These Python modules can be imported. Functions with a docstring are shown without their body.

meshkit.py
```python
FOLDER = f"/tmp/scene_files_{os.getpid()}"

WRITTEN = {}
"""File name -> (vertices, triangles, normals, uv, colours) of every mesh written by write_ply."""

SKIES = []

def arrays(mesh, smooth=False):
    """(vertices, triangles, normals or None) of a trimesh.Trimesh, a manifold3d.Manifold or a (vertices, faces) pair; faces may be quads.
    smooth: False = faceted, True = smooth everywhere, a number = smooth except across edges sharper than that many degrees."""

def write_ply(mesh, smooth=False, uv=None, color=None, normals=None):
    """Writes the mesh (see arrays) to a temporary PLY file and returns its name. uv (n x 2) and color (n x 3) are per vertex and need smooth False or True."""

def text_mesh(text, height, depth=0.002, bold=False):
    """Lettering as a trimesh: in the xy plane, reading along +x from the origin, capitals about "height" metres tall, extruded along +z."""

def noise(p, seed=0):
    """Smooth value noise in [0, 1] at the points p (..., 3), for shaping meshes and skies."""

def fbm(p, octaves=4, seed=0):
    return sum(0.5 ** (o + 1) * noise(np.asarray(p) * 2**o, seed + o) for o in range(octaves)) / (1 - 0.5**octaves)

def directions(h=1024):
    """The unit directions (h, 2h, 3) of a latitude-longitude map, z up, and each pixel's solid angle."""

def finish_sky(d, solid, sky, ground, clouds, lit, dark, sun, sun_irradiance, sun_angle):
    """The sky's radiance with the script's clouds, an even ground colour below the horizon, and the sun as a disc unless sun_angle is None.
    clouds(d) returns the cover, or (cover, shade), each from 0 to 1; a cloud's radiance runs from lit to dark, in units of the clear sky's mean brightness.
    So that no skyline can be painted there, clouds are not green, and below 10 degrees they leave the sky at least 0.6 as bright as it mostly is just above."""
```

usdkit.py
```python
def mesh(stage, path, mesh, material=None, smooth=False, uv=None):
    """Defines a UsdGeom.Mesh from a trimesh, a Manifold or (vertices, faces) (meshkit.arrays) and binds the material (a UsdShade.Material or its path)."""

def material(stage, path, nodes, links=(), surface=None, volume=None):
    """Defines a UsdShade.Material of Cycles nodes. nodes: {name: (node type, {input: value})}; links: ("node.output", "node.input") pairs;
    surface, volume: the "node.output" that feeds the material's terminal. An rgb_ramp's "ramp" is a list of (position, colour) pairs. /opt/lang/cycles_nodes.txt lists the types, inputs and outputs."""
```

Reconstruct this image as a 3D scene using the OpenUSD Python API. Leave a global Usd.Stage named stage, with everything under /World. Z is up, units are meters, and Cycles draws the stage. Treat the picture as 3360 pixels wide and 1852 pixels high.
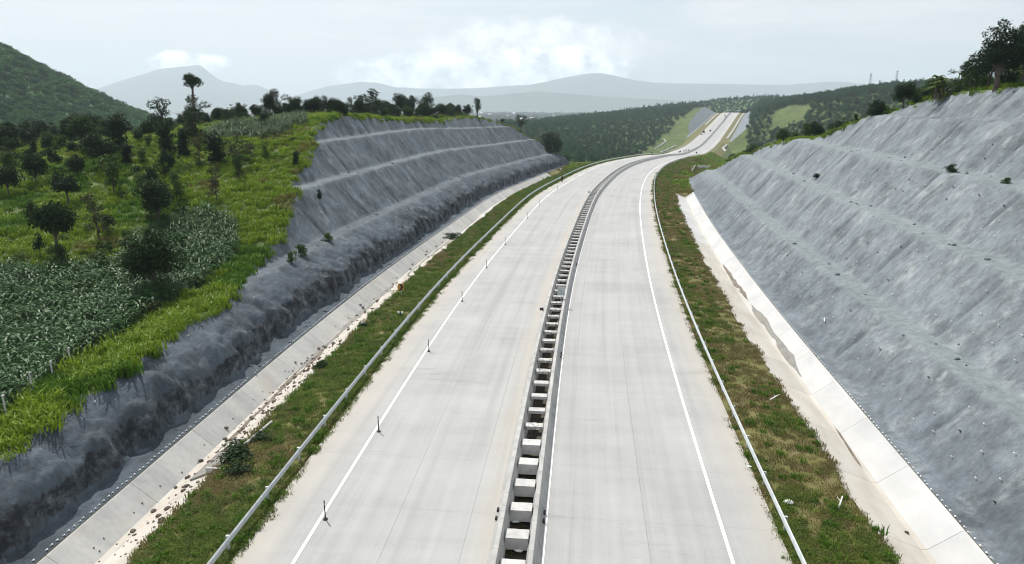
import math
import numpy as np
import trimesh
import usdkit
import meshkit
from pxr import Usd, UsdGeom, UsdLux, UsdShade, Sdf, Gf, Vt
from scipy.interpolate import CubicSpline, RBFInterpolator

stage = Usd.Stage.CreateInMemory()
UsdGeom.SetStageUpAxis(stage, 'Z')
UsdGeom.SetStageMetersPerUnit(stage, 1.0)
UsdGeom.Xform.Define(stage, '/World')
UsdGeom.Scope.Define(stage, '/World/Looks')
stage.SetDefaultPrim(stage.GetPrimAtPath('/World'))

# ------------------------------------------------------------------ camera, sky, sun, exposure
PITCH = 14.4927
cam = UsdGeom.Camera.Define(stage, '/World/camera')
cam.CreateHorizontalApertureAttr(36.0)
cam.CreateFocalLengthAttr(24.0)
cam.CreateClippingRangeAttr(Gf.Vec2f(0.5, 60000))
cam.AddTranslateOp().Set(Gf.Vec3d(0, 0, 0))
cam.AddRotateXOp().Set(90.0 - PITCH)
EXPOSURE = 0.2
cam.CreateExposureAttr(EXPOSURE)

SUN_AZ, SUN_EL = math.radians(-34.0), math.radians(56.0)
sun_dir = np.array([math.sin(SUN_AZ) * math.cos(SUN_EL), math.cos(SUN_AZ) * math.cos(SUN_EL), math.sin(SUN_EL)])
SKY_STRENGTH = 0.1
SUN_INTENSITY = 1.25
CLOUD = 8.5          # brightness of the white cloud veil before the sky strength

sun = UsdLux.DistantLight.Define(stage, '/World/sun')
sun.CreateIntensityAttr(SUN_INTENSITY)
sun.CreateNormalizeAttr(True)
sun.CreateAngleAttr(0.53)
sun.CreateColorAttr(Gf.Vec3f(1.0, 0.95, 0.88))
sun.AddRotateZOp().Set(-math.degrees(SUN_AZ))
sun.AddRotateXOp().Set(-(90.0 - math.degrees(SUN_EL)))


def sky_material():
    n = {
        'tc': ('texture_coordinate', {}),
        'sky': ('sky_texture', {'sky_type': 'single_scattering', 'sun_disc': False, 'sun_elevation': SUN_EL, 'sun_rotation': SUN_AZ, 'altitude': 60.0, 'air_density': 1.0, 'aerosol_density': 1.2, 'ozone_density': 1.0}),
        'xyz': ('separate_xyz', {}),
        # high thin veil, drawn out sideways
        'mp': ('mapping', {'scale': (1.3, 1.3, 9.0)}),
        'nz': ('noise_texture', {'scale': 2.2, 'detail': 6.0, 'roughness': 0.55, 'distortion': 0.6}),
        'cov': ('map_range', {'from_min': 0.36, 'from_max': 0.62, 'to_min': 0.42, 'to_max': 1.0, 'clamp': True}),
        'veil': ('mix_color', {'b': (1.0 * CLOUD, 0.995 * CLOUD, 0.99 * CLOUD), 'use_clamp': False}),
        # heaped clouds over the hills: u = x / y, v = z / y
        'yy': ('math', {'math_type': 'maximum', 'value2': 0.02}),
        'u': ('math', {'math_type': 'divide'}),
        'v': ('math', {'math_type': 'divide'}),
        'uv': ('combine_xyz', {'z': 0.0}),
        'cn': ('noise_texture', {'scale': 21.0, 'detail': 8.0, 'roughness': 0.62, 'distortion': 0.35}),
        'shade_n': ('noise_texture', {'scale': 26.0, 'detail': 6.0, 'roughness': 0.6}),
    }
    l = [('tc.generated', 'xyz.vector'), ('tc.generated', 'mp.vector'), ('mp.vector', 'nz.vector'), ('nz.fac', 'cov.value'),
         ('cov.result', 'veil.fac'), ('sky.color', 'veil.a'),
         ('xyz.y', 'yy.value1'), ('xyz.x', 'u.value1'), ('yy.value', 'u.value2'), ('xyz.z', 'v.value1'), ('yy.value', 'v.value2'),
         ('u.value', 'uv.x'), ('v.value', 'uv.y'), ('uv.vector', 'cn.vector'), ('uv.vector', 'shade_n.vector')]

    def heap(tag, u0, v0, a, b, lo, hi, top, prev):
        n[tag + 'm'] = ('mapping', {'location': (-u0 / a, -v0 / b, 0.0), 'scale': (1 / a, 1 / b, 1.0)})
        n[tag + 'g'] = ('gradient_texture', {'gradient_type': 'spherical'})
        n[tag + 's'] = ('math', {'math_type': 'multiply_add', 'value2': 1.0})
        n[tag + 'k'] = ('math', {'math_type': 'multiply', 'value2': 0.75})
        n[tag + 'r'] = ('map_range', {'range_type': 'smoothstep', 'from_min': lo, 'from_max': hi, 'to_min': 0.0, 'to_max': top, 'clamp': True})
        n[tag + 'c'] = ('rgb_ramp', {'ramp': [(0.36, (1.02 * CLOUD, 1.06 * CLOUD, 1.09 * CLOUD)), (0.60, (2.5 * CLOUD, 2.5 * CLOUD, 2.5 * CLOUD))]})
        n[tag + 'x'] = ('mix_color', {'use_clamp': False})
        l.extend([('uv.vector', tag + 'm.vector'), (tag + 'm.vector', tag + 'g.vector'), ('cn.fac', tag + 'k.value1'),
                  (tag + 'g.fac', tag + 's.value1'), (tag + 'k.value', tag + 's.value3'), (tag + 's.value', tag + 'r.value'),
                  (tag + 'r.result', tag + 'x.fac'), (prev, tag + 'x.a'), ('shade_n.fac', tag + 'c.fac'), (tag + 'c.color', tag + 'x.b')])
        return tag + 'x.result'
    r = heap('ha', 0.03, 0.075, 0.24, 0.065, 0.62, 1.0, 0.35, 'veil.result')
    r = heap('hb', 0.055, 0.047, 0.14, 0.045, 0.56, 0.74, 1.0, r)
    r = heap('hc', -0.08, 0.042, 0.24, 0.040, 0.55, 0.90, 0.9, r)
    r = heap('hd', -0.456, 0.0585, 0.085, 0.022, 0.62, 0.88, 1.0, r)
    n['bg'] = ('background_shader', {'strength': SKY_STRENGTH})
    l.append((r, 'bg.color'))
    return usdkit.material(stage, '/World/Looks/sky', n, l, surface='bg.background')


dome = UsdLux.DomeLight.Define(stage, '/World/sky')
UsdShade.MaterialBindingAPI.Apply(dome.GetPrim()).Bind(sky_material())
dome.GetPrim().SetCustomDataByKey('kind', 'structure')

# ------------------------------------------------------------------ helpers
USED = {}


def fresh(path):
    k = USED.get(path, 0)
    USED[path] = k + 1
    return path if k == 0 else '%s_%03d' % (path, k)


def meta(p, **kw):
    p = p.GetPrim() if hasattr(p, 'GetPrim') else p
    for k, v in kw.items():
        if v is not None:
            p.SetCustomDataByKey('category' if k == 'cat' else k, v)
    return p


def put(name, mesh, mat, parent='/World', smooth=False, uv=None, **kw):
    """One Mesh prim."""
    path = fresh(parent + '/' + name)
    usdkit.mesh(stage, path, mesh, mat, smooth=smooth, uv=uv)
    meta(stage.GetPrimAtPath(path), **kw)
    return path


def group_of(name, loc=None, rz=0.0, scale=None, **kw):
    path = fresh('/World/' + name)
    x = UsdGeom.Xform.Define(stage, path)
    if loc is not None:
        x.AddTranslateOp().Set(Gf.Vec3d(*map(float, loc)))
        if rz:
            x.AddRotateZOp().Set(float(rz))
        if scale is not None:
            x.AddScaleOp().Set(Gf.Vec3f(*map(float, np.broadcast_to(scale, 3))))
    meta(x, **kw)
    return path


def copy_of(src, name, loc, rz=0.0, scale=1.0, **kw):
    path = group_of(name, loc, rz, scale, **kw)
    p = stage.GetPrimAtPath(path)
    p.GetReferences().AddInternalReference(src)
    p.SetInstanceable(True)
    return path


def instancer(path, protos, pos, idx, rz, scale, tilt=None, **kw):
    pi = UsdGeom.PointInstancer.Define(stage, path)
    rel = pi.CreatePrototypesRel()
    for p in protos:
        rel.AddTarget(p)
    n = len(pos)
    pi.CreatePositionsAttr(Vt.Vec3fArray.FromNumpy(np.asarray(pos, np.float32)))
    pi.CreateProtoIndicesAttr(Vt.IntArray.FromNumpy(np.asarray(idx, np.int32)))
    h = np.asarray(rz) / 2
    q = np.stack([np.zeros(n), np.zeros(n), np.sin(h), np.cos(h)], 1)      # imaginary, real
    if tilt is not None:
        a, t = np.asarray(tilt)[:, 0], np.asarray(tilt)[:, 1] / 2
        ux, uy = np.cos(a) * np.sin(t), np.sin(a) * np.sin(t)
        w = np.cos(t)
        z, c = q[:, 2].copy(), q[:, 3].copy()
        q = np.stack([ux * c + uy * z, uy * c - ux * z, w * z, w * c], 1)
    pi.CreateOrientationsAttr(Vt.QuathArray([Gf.Quath(float(r[3]), float(r[0]), float(r[1]), float(r[2])) for r in q]))
    s = np.asarray(scale, np.float32)
    if s.ndim == 1:
        s = np.repeat(s[:, None], 3, 1)
    pi.CreateScalesAttr(Vt.Vec3fArray.FromNumpy(s))
    meta(pi, **kw)
    return pi


def fbm(p, octaves=4, seed=0):
    return meshkit.fbm(p, octaves, seed) - 0.5


def n3(a, b, fa, fb, seed=0, octaves=3):
    return fbm(np.stack([np.asarray(a) * fa, np.asarray(b) * fb, np.full(np.shape(a), seed * 7.31)], -1), octaves, seed)


def cat(meshes):
    return trimesh.util.concatenate(meshes)


def box(cx, cy, cz, sx, sy, sz):
    m = trimesh.creation.box((sx, sy, sz))
    m.apply_translation((cx, cy, cz))
    return m


def rod(a, b, r0, r1=None, sides=6):
    a, b = np.asarray(a, float), np.asarray(b, float)
    r1 = r0 if r1 is None else r1
    t = b - a
    t /= np.linalg.norm(t)
    u = np.cross(t, [0, 0, 1.0] if abs(t[2]) < 0.9 else [1.0, 0, 0])
    u /= np.linalg.norm(u)
    w = np.cross(t, u)
    g = np.arange(sides) * 2 * math.pi / sides
    ring = np.cos(g)[:, None] * u + np.sin(g)[:, None] * w
    v = np.vstack([a + r0 * ring, b + r1 * ring, [a], [b]])
    f = []
    for i in range(sides):
        j = (i + 1) % sides
        f += [[i, i + sides, j + sides], [i, j + sides, j], [2 * sides, i, j], [2 * sides + 1, j + sides, i + sides]]
    m = trimesh.Trimesh(v, f, process=False)
    if m.volume < 0:
        m.invert()
    return m


# ------------------------------------------------------------------ the road's line, level and the land around it
KN = np.array([0, 30, 60, 90, 120, 150, 180, 210, 250, 300, 350, 400, 450, 520, 600, 700, 850, 1000, 1150.])
THK = [0.0997, 0.1181, 0.1495, 0.1636, 0.191, 0.2083, 0.2396, 0.2836, 0.3293, 0.3404, 0.3411, 0.3307, 0.3173, 0.3274, 0.3299, 0.3408, 0.3519, 0.3536, 0.3936]
ZK = [-19.7885, -19.2586, -18.9781, -18.8458, -18.6791, -19.4322, -20.131, -20.631, -21.534, -23.3572, -25.5374, -28.4431, -30.6392, -32.6323, -33.5921, -31.5675, -24.1835, -15.3333, -6.4778]
_th, _zc = CubicSpline(KN, THK, bc_type='natural'), CubicSpline(KN, ZK, bc_type='natural')
RS = np.arange(-60, 1300.1, 1.0)
RT = _th(np.clip(RS, 0, 1150))
RZ = _zc(np.clip(RS, 0, 1150)) + np.where(RS < 0, RS * _zc(0, 1), 0) + 0.0 - np.clip(RS - 1060, 0, None) ** 2 * 0.0007
_dx, _dy = np.sin(RT), np.cos(RT)
RX = np.concatenate([[0], np.cumsum((_dx[1:] + _dx[:-1]) / 2)])
RY = np.concatenate([[0], np.cumsum((_dy[1:] + _dy[:-1]) / 2)])
RX += -0.0491 - RX[60]
RY += 24.9585 - RY[60]


def zr(s):
    return np.interp(s, RS, RZ)


def heading(s):
    return np.interp(s, RS, RT)


def xyz(s, d, h=0.0):
    s, d, h = np.broadcast_arrays(np.asarray(s, float), np.asarray(d, float), np.asarray(h, float))
    t = heading(s)
    return np.stack([np.interp(s, RS, RX) + d * np.cos(t), np.interp(s, RS, RY) - d * np.sin(t), zr(s) + h], -1)


from scipy.spatial import cKDTree
_tree = cKDTree(np.stack([RX, RY], 1))


def to_sd(x, y):
    x, y = np.asarray(x, float), np.asarray(y, float)
    j = _tree.query(np.stack([x, y], -1))[1]
    t = RT[j]
    return RS[j] + (x - RX[j]) * np.sin(t) + (y - RY[j]) * np.cos(t), (x - RX[j]) * np.cos(t) - (y - RY[j]) * np.sin(t)


CUT_L = np.array([(12, -.1), (17.3, -.25), (21.4, -.1), (22.6, .1), (23.0, 1.5), (23.5, 2.2), (24.5, 2.95), (26.6, 4), (28.4, 4.15), (32.3, 9.1), (34.1, 9.25), (37.5, 13.7), (39.3, 13.85), (43.5, 19), (45.3, 19.2), (60, 38), (400, 400)])
CUT_R = np.array([(12, -.1), (17.0, -.25), (21.3, -.1), (22.3, .1), (25.4, 3.7), (27.2, 3.85), (30.8, 8.5), (32.6, 8.65), (36, 13), (37.8, 13.2), (41.2, 17.5), (43, 17.7), (47.5, 23), (49.3, 23.2), (64, 40), (400, 400)])
# natural crest heights above the road beside the cuttings
NL = np.array([(-60, 2.4), (-20, 2.9), (2, 3.2), (11, 3.4), (25, 3.8), (36, 4.1), (39, 4.4), (42, 5.4), (46, 6.6), (50, 8.7), (57, 9.9), (65, 11.9), (70, 13.8), (81, 16.4), (91, 17), (98, 16.9), (107, 16.1), (123, 15.2), (143, 15.4), (159, 16.7), (176, 16.8), (185, 16.1), (209, 12.5), (219, 7.8), (225, 3.4), (234, -1.5), (250, -4)])
NLD = np.array([(-60, -25), (2, -24.9), (28, -26.2), (39, -28.5), (46, -30.4), (57, -34.6), (70, -39.3), (85, -41.7), (185, -41.1), (209, -36.6), (219, -31.3), (225, -25.4), (250, -25)])
NR = np.array([(-60, 22.5), (0, 22), (54, 21.4), (67, 21.3), (72, 20.7), (78, 19.5), (85.5, 18.1), (89, 16.6), (95, 14.2), (105, 13.4), (115, 12.5), (139, 7.9), (160, 3.8), (178, 0.0), (200, -4)])
NRD = np.array([(-60, 47), (54, 46.1), (72, 45.5), (85, 43.3), (89, 40.5), (95, 38.6), (115, 35.6), (139, 30.3), (160, 27), (200, 25)])


def controls():
    P = []

    def rel(s, d, h):
        P.append(xyz(s, d, h))
    for s in (-60, -20, 2, 25, 36, 42, 46, 50, 57, 65, 70, 81, 91, 107, 123, 143, 159, 176, 185, 200, 209, 219, 225, 234, 250):
        h, d = np.interp(s, NL[:, 0], NL[:, 1]), np.interp(s, NLD[:, 0], NLD[:, 1])
        rel(s, d, h)
    for s in (-60, -20, 20, 54, 67, 78, 85.5, 89, 95, 105, 115, 127, 139, 160, 178, 200):
        h, d = np.interp(s, NR[:, 0], NR[:, 1]), np.interp(s, NRD[:, 0], NRD[:, 1])
        rel(s, d, h)
        rel(s, d + 12, h + 0.8 - max(0, s - 60) * 0.02)
        rel(s, d + 40, h + 1.0 - max(0, s - 60) * 0.05)
        rel(s, d + 110, h + 0 - max(0, s - 60) * 0.10)
    for q in ((-60, -60, 2), (-60, -130, 0), (0, -45, 3.6), (20, -45, 4.4), (0, -80, 3.5), (20, -80, 5), (40, -45, 6.4), (40, -80, 8), (60, -50, 10.4), (60, -80, 10.5), (80, -60, 15), (80, -100, 11.5),
              (100, -60, 16.6), (100, -120, 11.5), (140, -60, 16.5), (140, -92, 11.6), (140, -120, 9.6), (165, -100, 9.8), (140, -200, 8), (180, -60, 16), (180, -120, 11), (180, -220, 4), (210, -55, 12), (225, -45, 5), (225, -60, 7), (230, -120, 4), (250, -60, -2), (255, -40, -4),
              (380, 32, -9), (380, 60, -8), (450, 32, -9), (450, 60, -8), (520, 32, -9), (520, 60, -6), (590, 32, -7), (590, 60, -2), (640, 30, -3), (450, -32, -9), (550, -32, -9), (620, -32, -6),
              (60, -150, 7.5), (10, -150, 4), (-60, -220, 0), (60, -240, 6), (290, -120, -10)):
        rel(*q)
    # farther land: world x, y, z
    P += [np.array(q, float) for q in ((90, 420, -37), (60, 500, -35), (100, 600, -36), (0, 500, -29), (0, 700, -20), (100, 800, -22), (150, 900, -16), (-50, 400, -28), (-100, 600, -23), (60, 330, -27), (10, 330, -26),
                                       (130, 560, -40), (150, 650, -38), (180, 750, -30), (205, 860, -17), (235, 930, -10), (290, 1050, -2), (353, 1116, -17), (332, 1062, -13), (372, 1150, -17), (400, 1200, -9), (420, 1270, 2), (400, 1340, 9), (470, 1360, 13), (300, 1250, -4), (250, 1300, -6), (0, 1100, -30), (200, 1150, -14), (120, 1500, -48), (-150, 1000, -42), (-300, 1300, -52),
                                       (150, 300, -20), (150, 400, -27), (270, 560, -6), (300, 620, 6), (270, 700, -4), (350, 740, 13), (430, 600, 16), (300, 850, -3), (330, 950, 0), (380, 1050, 5), (450, 1250, 6), (400, 1400, 2), (600, 1300, 10), (650, 900, 18),
                                       (230, 300, -12), (330, 300, -6), (280, 420, -12), (450, 350, -4), (130, 230, -14), (120, 190, -10), (700, 200, 0), (700, 500, 8), (500, 0, 5), (800, 1500, -20), (300, 1600, -45),
                                       (-250, 300, -18), (-330, 480, 22), (-360, 480, 38), (-318, 480, 15), (-278, 478, -11), (-430, 500, 66), (-520, 540, 96), (-640, 620, 100), (-460, 640, 40), (-560, 760, 30), (-420, 380, 36), (-540, 380, 60), (-330, 390, 8), (-300, 600, -20), (-260, 520, -24), (-380, 760, -30), (-600, 900, -35), (-800, 500, 60), (-850, 800, 0),
                                       (-200, 420, -24), (-180, 520, -28), (-250, 700, -38), (-500, 1200, -54), (-900, 1200, -54), (-700, 100, 5), (-350, 150, -8), (-400, 280, 5))]
    return np.array(P)


_cp = controls()
_rbf = RBFInterpolator(_cp[:, :2] / 100.0, _cp[:, 2], kernel='linear', smoothing=0.03)
_rbf2 = RBFInterpolator(_cp[:, :2] / 100.0, _cp[:, 2], kernel='thin_plate_spline', smoothing=0.02)


def natural(x, y):
    """Level of the natural ground."""
    x, y = np.asarray(x, float), np.asarray(y, float)
    q = np.stack([x.ravel(), y.ravel()], 1)
    z = np.empty(len(q))
    for i in range(0, len(q), 60000):
        z[i:i + 60000] = 0.6 * _rbf(q[i:i + 60000] / 100.0) + 0.4 * _rbf2(q[i:i + 60000] / 100.0)
    z = z.reshape(x.shape)
    r = np.hypot(x - 50, y - 500)
    k = np.clip((r - 950) / 550, 0, 1)
    k = k * k * (3 - 2 * k)
    z = z * (1 - k) + -57.5 * k
    near = np.clip(np.hypot(x, y) / 120, 0.15, 1)
    z = z + near * (2.2 * n3(x, y, 1 / 38, 1 / 38, 3) + 0.7 * n3(x, y, 1 / 9, 1 / 9, 5))
    z = z + 0.35 * n3(x, y, 1 / 3.1, 1 / 3.1, 6)
    return z


DITCH_END_L, DITCH_END_R = 188.0, 137.0


def formed(s, d, nat=None, full=False):
    """Ground level beside the road, relative to the road, and whether it is a cut face. s, d arrays."""
    s, d = np.broadcast_arrays(np.asarray(s, float), np.asarray(d, float))
    a = np.abs(d)
    if nat is None:
        p = xyz(s, d)
        nat = natural(p[..., 0], p[..., 1])
    N = nat - zr(s)
    left = d < 0
    # broken foot of the left face, ribs and gullies running down the slopes
    lowl = np.exp(-((a - 23.2) / 1.6) ** 2)
    gully = n3(s, a, 0.55, 0.08, 11)
    shift = np.where(left, lowl * (1.7 * n3(s, a, 0.24, 0.25, 12) + 1.5 * n3(s, a, 0.9, 1.0, 13, 3)) + 0.55 * gully, 0.26 * gully + 0.16 * n3(s, a, 1.3, 0.4, 14))
    shift = shift + np.where(left, 0.5, 0.3) * n3(s, a, 0.045, 0.03, 15)
    shift = shift * np.clip((a - 21.9) / 0.6, 0, 1)
    c = np.where(left, np.interp(a + shift, CUT_L[:, 0], CUT_L[:, 1]), np.interp(a + shift, CUT_R[:, 0], CUT_R[:, 1]))
    rough = np.clip((a - 22.0) / 1.0, 0, 1)
    tread = np.zeros(s.shape)
    for k in range(3):
        for C, m in ((CUT_L, left), (CUT_R, ~left)):
            i = (7, 9, 11)[k] if C is CUT_L else (4, 6, 8)[k]
            tread = np.maximum(tread, m * np.clip(1.15 - np.abs(a + shift - (C[i, 0] + C[i + 1, 0]) / 2) / (0.5 * (C[i + 1, 0] - C[i, 0])), 0, 0.3) / 0.3)
    c = c + rough * (1 - 0.75 * tread) * (np.where(left, 0.70, 0.50) * n3(s, a, 0.35, 0.35, 16) + np.where(left, 0.50, 0.36) * n3(s, a, 1.2, 1.2, 17) + 0.20 * n3(s, a, 3.1, 3.1, 21, 2))
    tier = np.where(left, np.searchsorted([28, 34, 39.2], a.ravel()).reshape(a.shape), np.searchsorted([27, 32.4, 37.6], a.ravel()).reshape(a.shape))
    per = 14.0
    joint = (s + 4.3 * tier + 0.5 * n3(s * 0, a, 1, 0.8, 19) + 0.12 * (a - 22)) / per
    joint = np.abs(joint - np.round(joint)) * per
    c = c - rough * (1 - tread) * 0.30 * np.exp(-(joint / 0.30) ** 2)
    c = np.where((a > 21.4) & (s > 300), np.interp(a, [0, 17, 23, 70, 400], [-.2, -.25, 0, 40, 400]), c)
    fill = np.interp(a, [0, 15.5, 400], [-.1, -.2, -210]) + 0.25 * n3(s, a, 0.2, 0.3, 18)
    fill = np.where(a < 15.5, np.interp(a, [0, 12, 15.5], [-.1, -.08, -.2]), fill)
    g = np.minimum(np.maximum(N, fill), c)
    iscut = (N > c + np.where(s < 50, 0.5, 0.22) * n3(s, a, 1.6, 1.6, 20)) & (a > 21.2)
    # side ditches
    end = np.where(left, DITCH_END_L, DITCH_END_R)
    if full:
        seam = rough * (1 - tread) * np.exp(-(joint / 0.26) ** 2) * np.clip(.55 + 1.6 * n3(s, a, .12, .5, 27), 0, 1)
        return g, iscut, tread * (s < 300), seam * (s < 300)
    return g, iscut

# ------------------------------------------------------------------ materials
def material(name, nodes, links, surface='p.BSDF', volume=None):
    return usdkit.material(stage, '/World/Looks/' + name, nodes, links, surface=surface, volume=volume)


def patchy(name, ramp, scale, coord='pos', stretch=(1, 1, 1), rough=0.9, detail=6.0, fine=None, tint=None, second=None, bump=None, spec=0.3, nrough=0.6, vary=0.0, island=0.0, distortion=0.0):
    """Noise-coloured matt surface. coord: 'pos' world metres, 'uv' road metres (along, across), 'obj' object metres."""
    n = {'p': ('principled_bsdf', {'roughness': rough, 'specular_ior_level': spec}),
         'mp': ('mapping', {'scale': stretch}),
         'nz': ('noise_texture', {'scale': scale, 'detail': detail, 'roughness': nrough, 'distortion': distortion}),
         'rp': ('rgb_ramp', {'ramp': ramp})}
    l = [('mp.vector', 'nz.vector'), ('nz.fac', 'rp.fac')]
    if coord == 'pos':
        n['g'] = ('geometry', {})
        src = 'g.position'
    else:
        n['g'] = ('texture_coordinate', {})
        src = 'g.UV' if coord == 'uv' else 'g.object'
    l.append((src, 'mp.vector'))
    col = 'rp.color'
    if second:                                     # (ramp of colours, scale, stretch, lo, hi): another colour laid over in patches
        c2, sc2, st2, lo, hi, top = second
        n.update({'mp2': ('mapping', {'scale': st2, 'location': (13.7, 4.1, 2.2)}), 'nz2': ('noise_texture', {'scale': sc2, 'detail': 7.0, 'roughness': 0.62}),
                  'mr2': ('map_range', {'from_min': lo, 'from_max': hi, 'to_min': 0.0, 'to_max': top, 'clamp': True}), 'mx2': ('mix_color', {'b': c2})})
        l += [(src, 'mp2.vector'), ('mp2.vector', 'nz2.vector'), ('nz2.fac', 'mr2.value'), ('mr2.result', 'mx2.fac'), (col, 'mx2.a')]
        col = 'mx2.result'
    if tint:                                       # broad lightening and darkening
        sc3, lo, hi = tint
        n.update({'nz3': ('noise_texture', {'scale': sc3, 'detail': 3.0}), 'mr3': ('map_range', {'from_min': 0.3, 'from_max': 0.7, 'to_min': lo, 'to_max': hi, 'clamp': True}),
                  'cc3': ('combine_xyz', {}), 'mx3': ('mix_color', {'blend_type': 'multiply', 'fac': 1.0, 'use_clamp': False})})
        l += [(src, 'nz3.vector'), ('nz3.fac', 'mr3.value'), ('mr3.result', 'cc3.x'), ('mr3.result', 'cc3.y'), ('mr3.result', 'cc3.z'), (col, 'mx3.a'), ('cc3.vector', 'mx3.b')]
        col = 'mx3.result'
    if vary or island:
        n.update({'oi': ('object_info', {}) if vary else ('geometry', {}), 'mr4': ('map_range', {'from_min': 0.0, 'from_max': 1.0, 'to_min': 1 - (vary or island), 'to_max': 1 + (vary or island)}),
                  'cc4': ('combine_xyz', {}), 'mx4': ('mix_color', {'blend_type': 'multiply', 'fac': 1.0, 'use_clamp': False})})
        l += [('oi.random' if vary else 'oi.random_per_island', 'mr4.value'), ('mr4.result', 'cc4.x'), ('mr4.result', 'cc4.y'), ('mr4.result', 'cc4.z'), (col, 'mx4.a'), ('cc4.vector', 'mx4.b')]
        col = 'mx4.result'
    l.append((col, 'p.base_color'))
    if bump:
        bs, strength, dist = bump
        n.update({'bn': ('noise_texture', {'scale': bs, 'detail': 5.0, 'roughness': 0.65}), 'bp': ('bump', {'strength': strength, 'distance': dist})})
        l += [(src, 'bn.vector'), ('bn.fac', 'bp.height'), ('bp.normal', 'p.normal')]
    return material(name, n, l)


def leaf(name, c0, c1, translucent=0.25, vary=0.25, rough=0.6, spec=0.12):
    n = {'gi': ('geometry', {}), 'oi': ('object_info', {}), 'ad': ('math', {'math_type': 'multiply_add', 'value2': 0.6}), 'h': ('math', {'math_type': 'multiply', 'value2': 0.4}),
         'mx': ('mix_color', {'a': c0, 'b': c1}), 'p': ('principled_bsdf', {'roughness': rough, 'specular_ior_level': spec}),
         't': ('translucent_bsdf', {}), 'mc': ('mix_closure', {'fac': translucent})}
    l = [('gi.random_per_island', 'ad.value1'), ('oi.random', 'h.value1'), ('h.value', 'ad.value3'), ('ad.value', 'mx.fac'), ('mx.result', 'p.base_color'), ('mx.result', 't.color'),
         ('p.BSDF', 'mc.closure1'), ('t.BSDF', 'mc.closure2')]
    return material(name, n, l, 'mc.closure')


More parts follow.
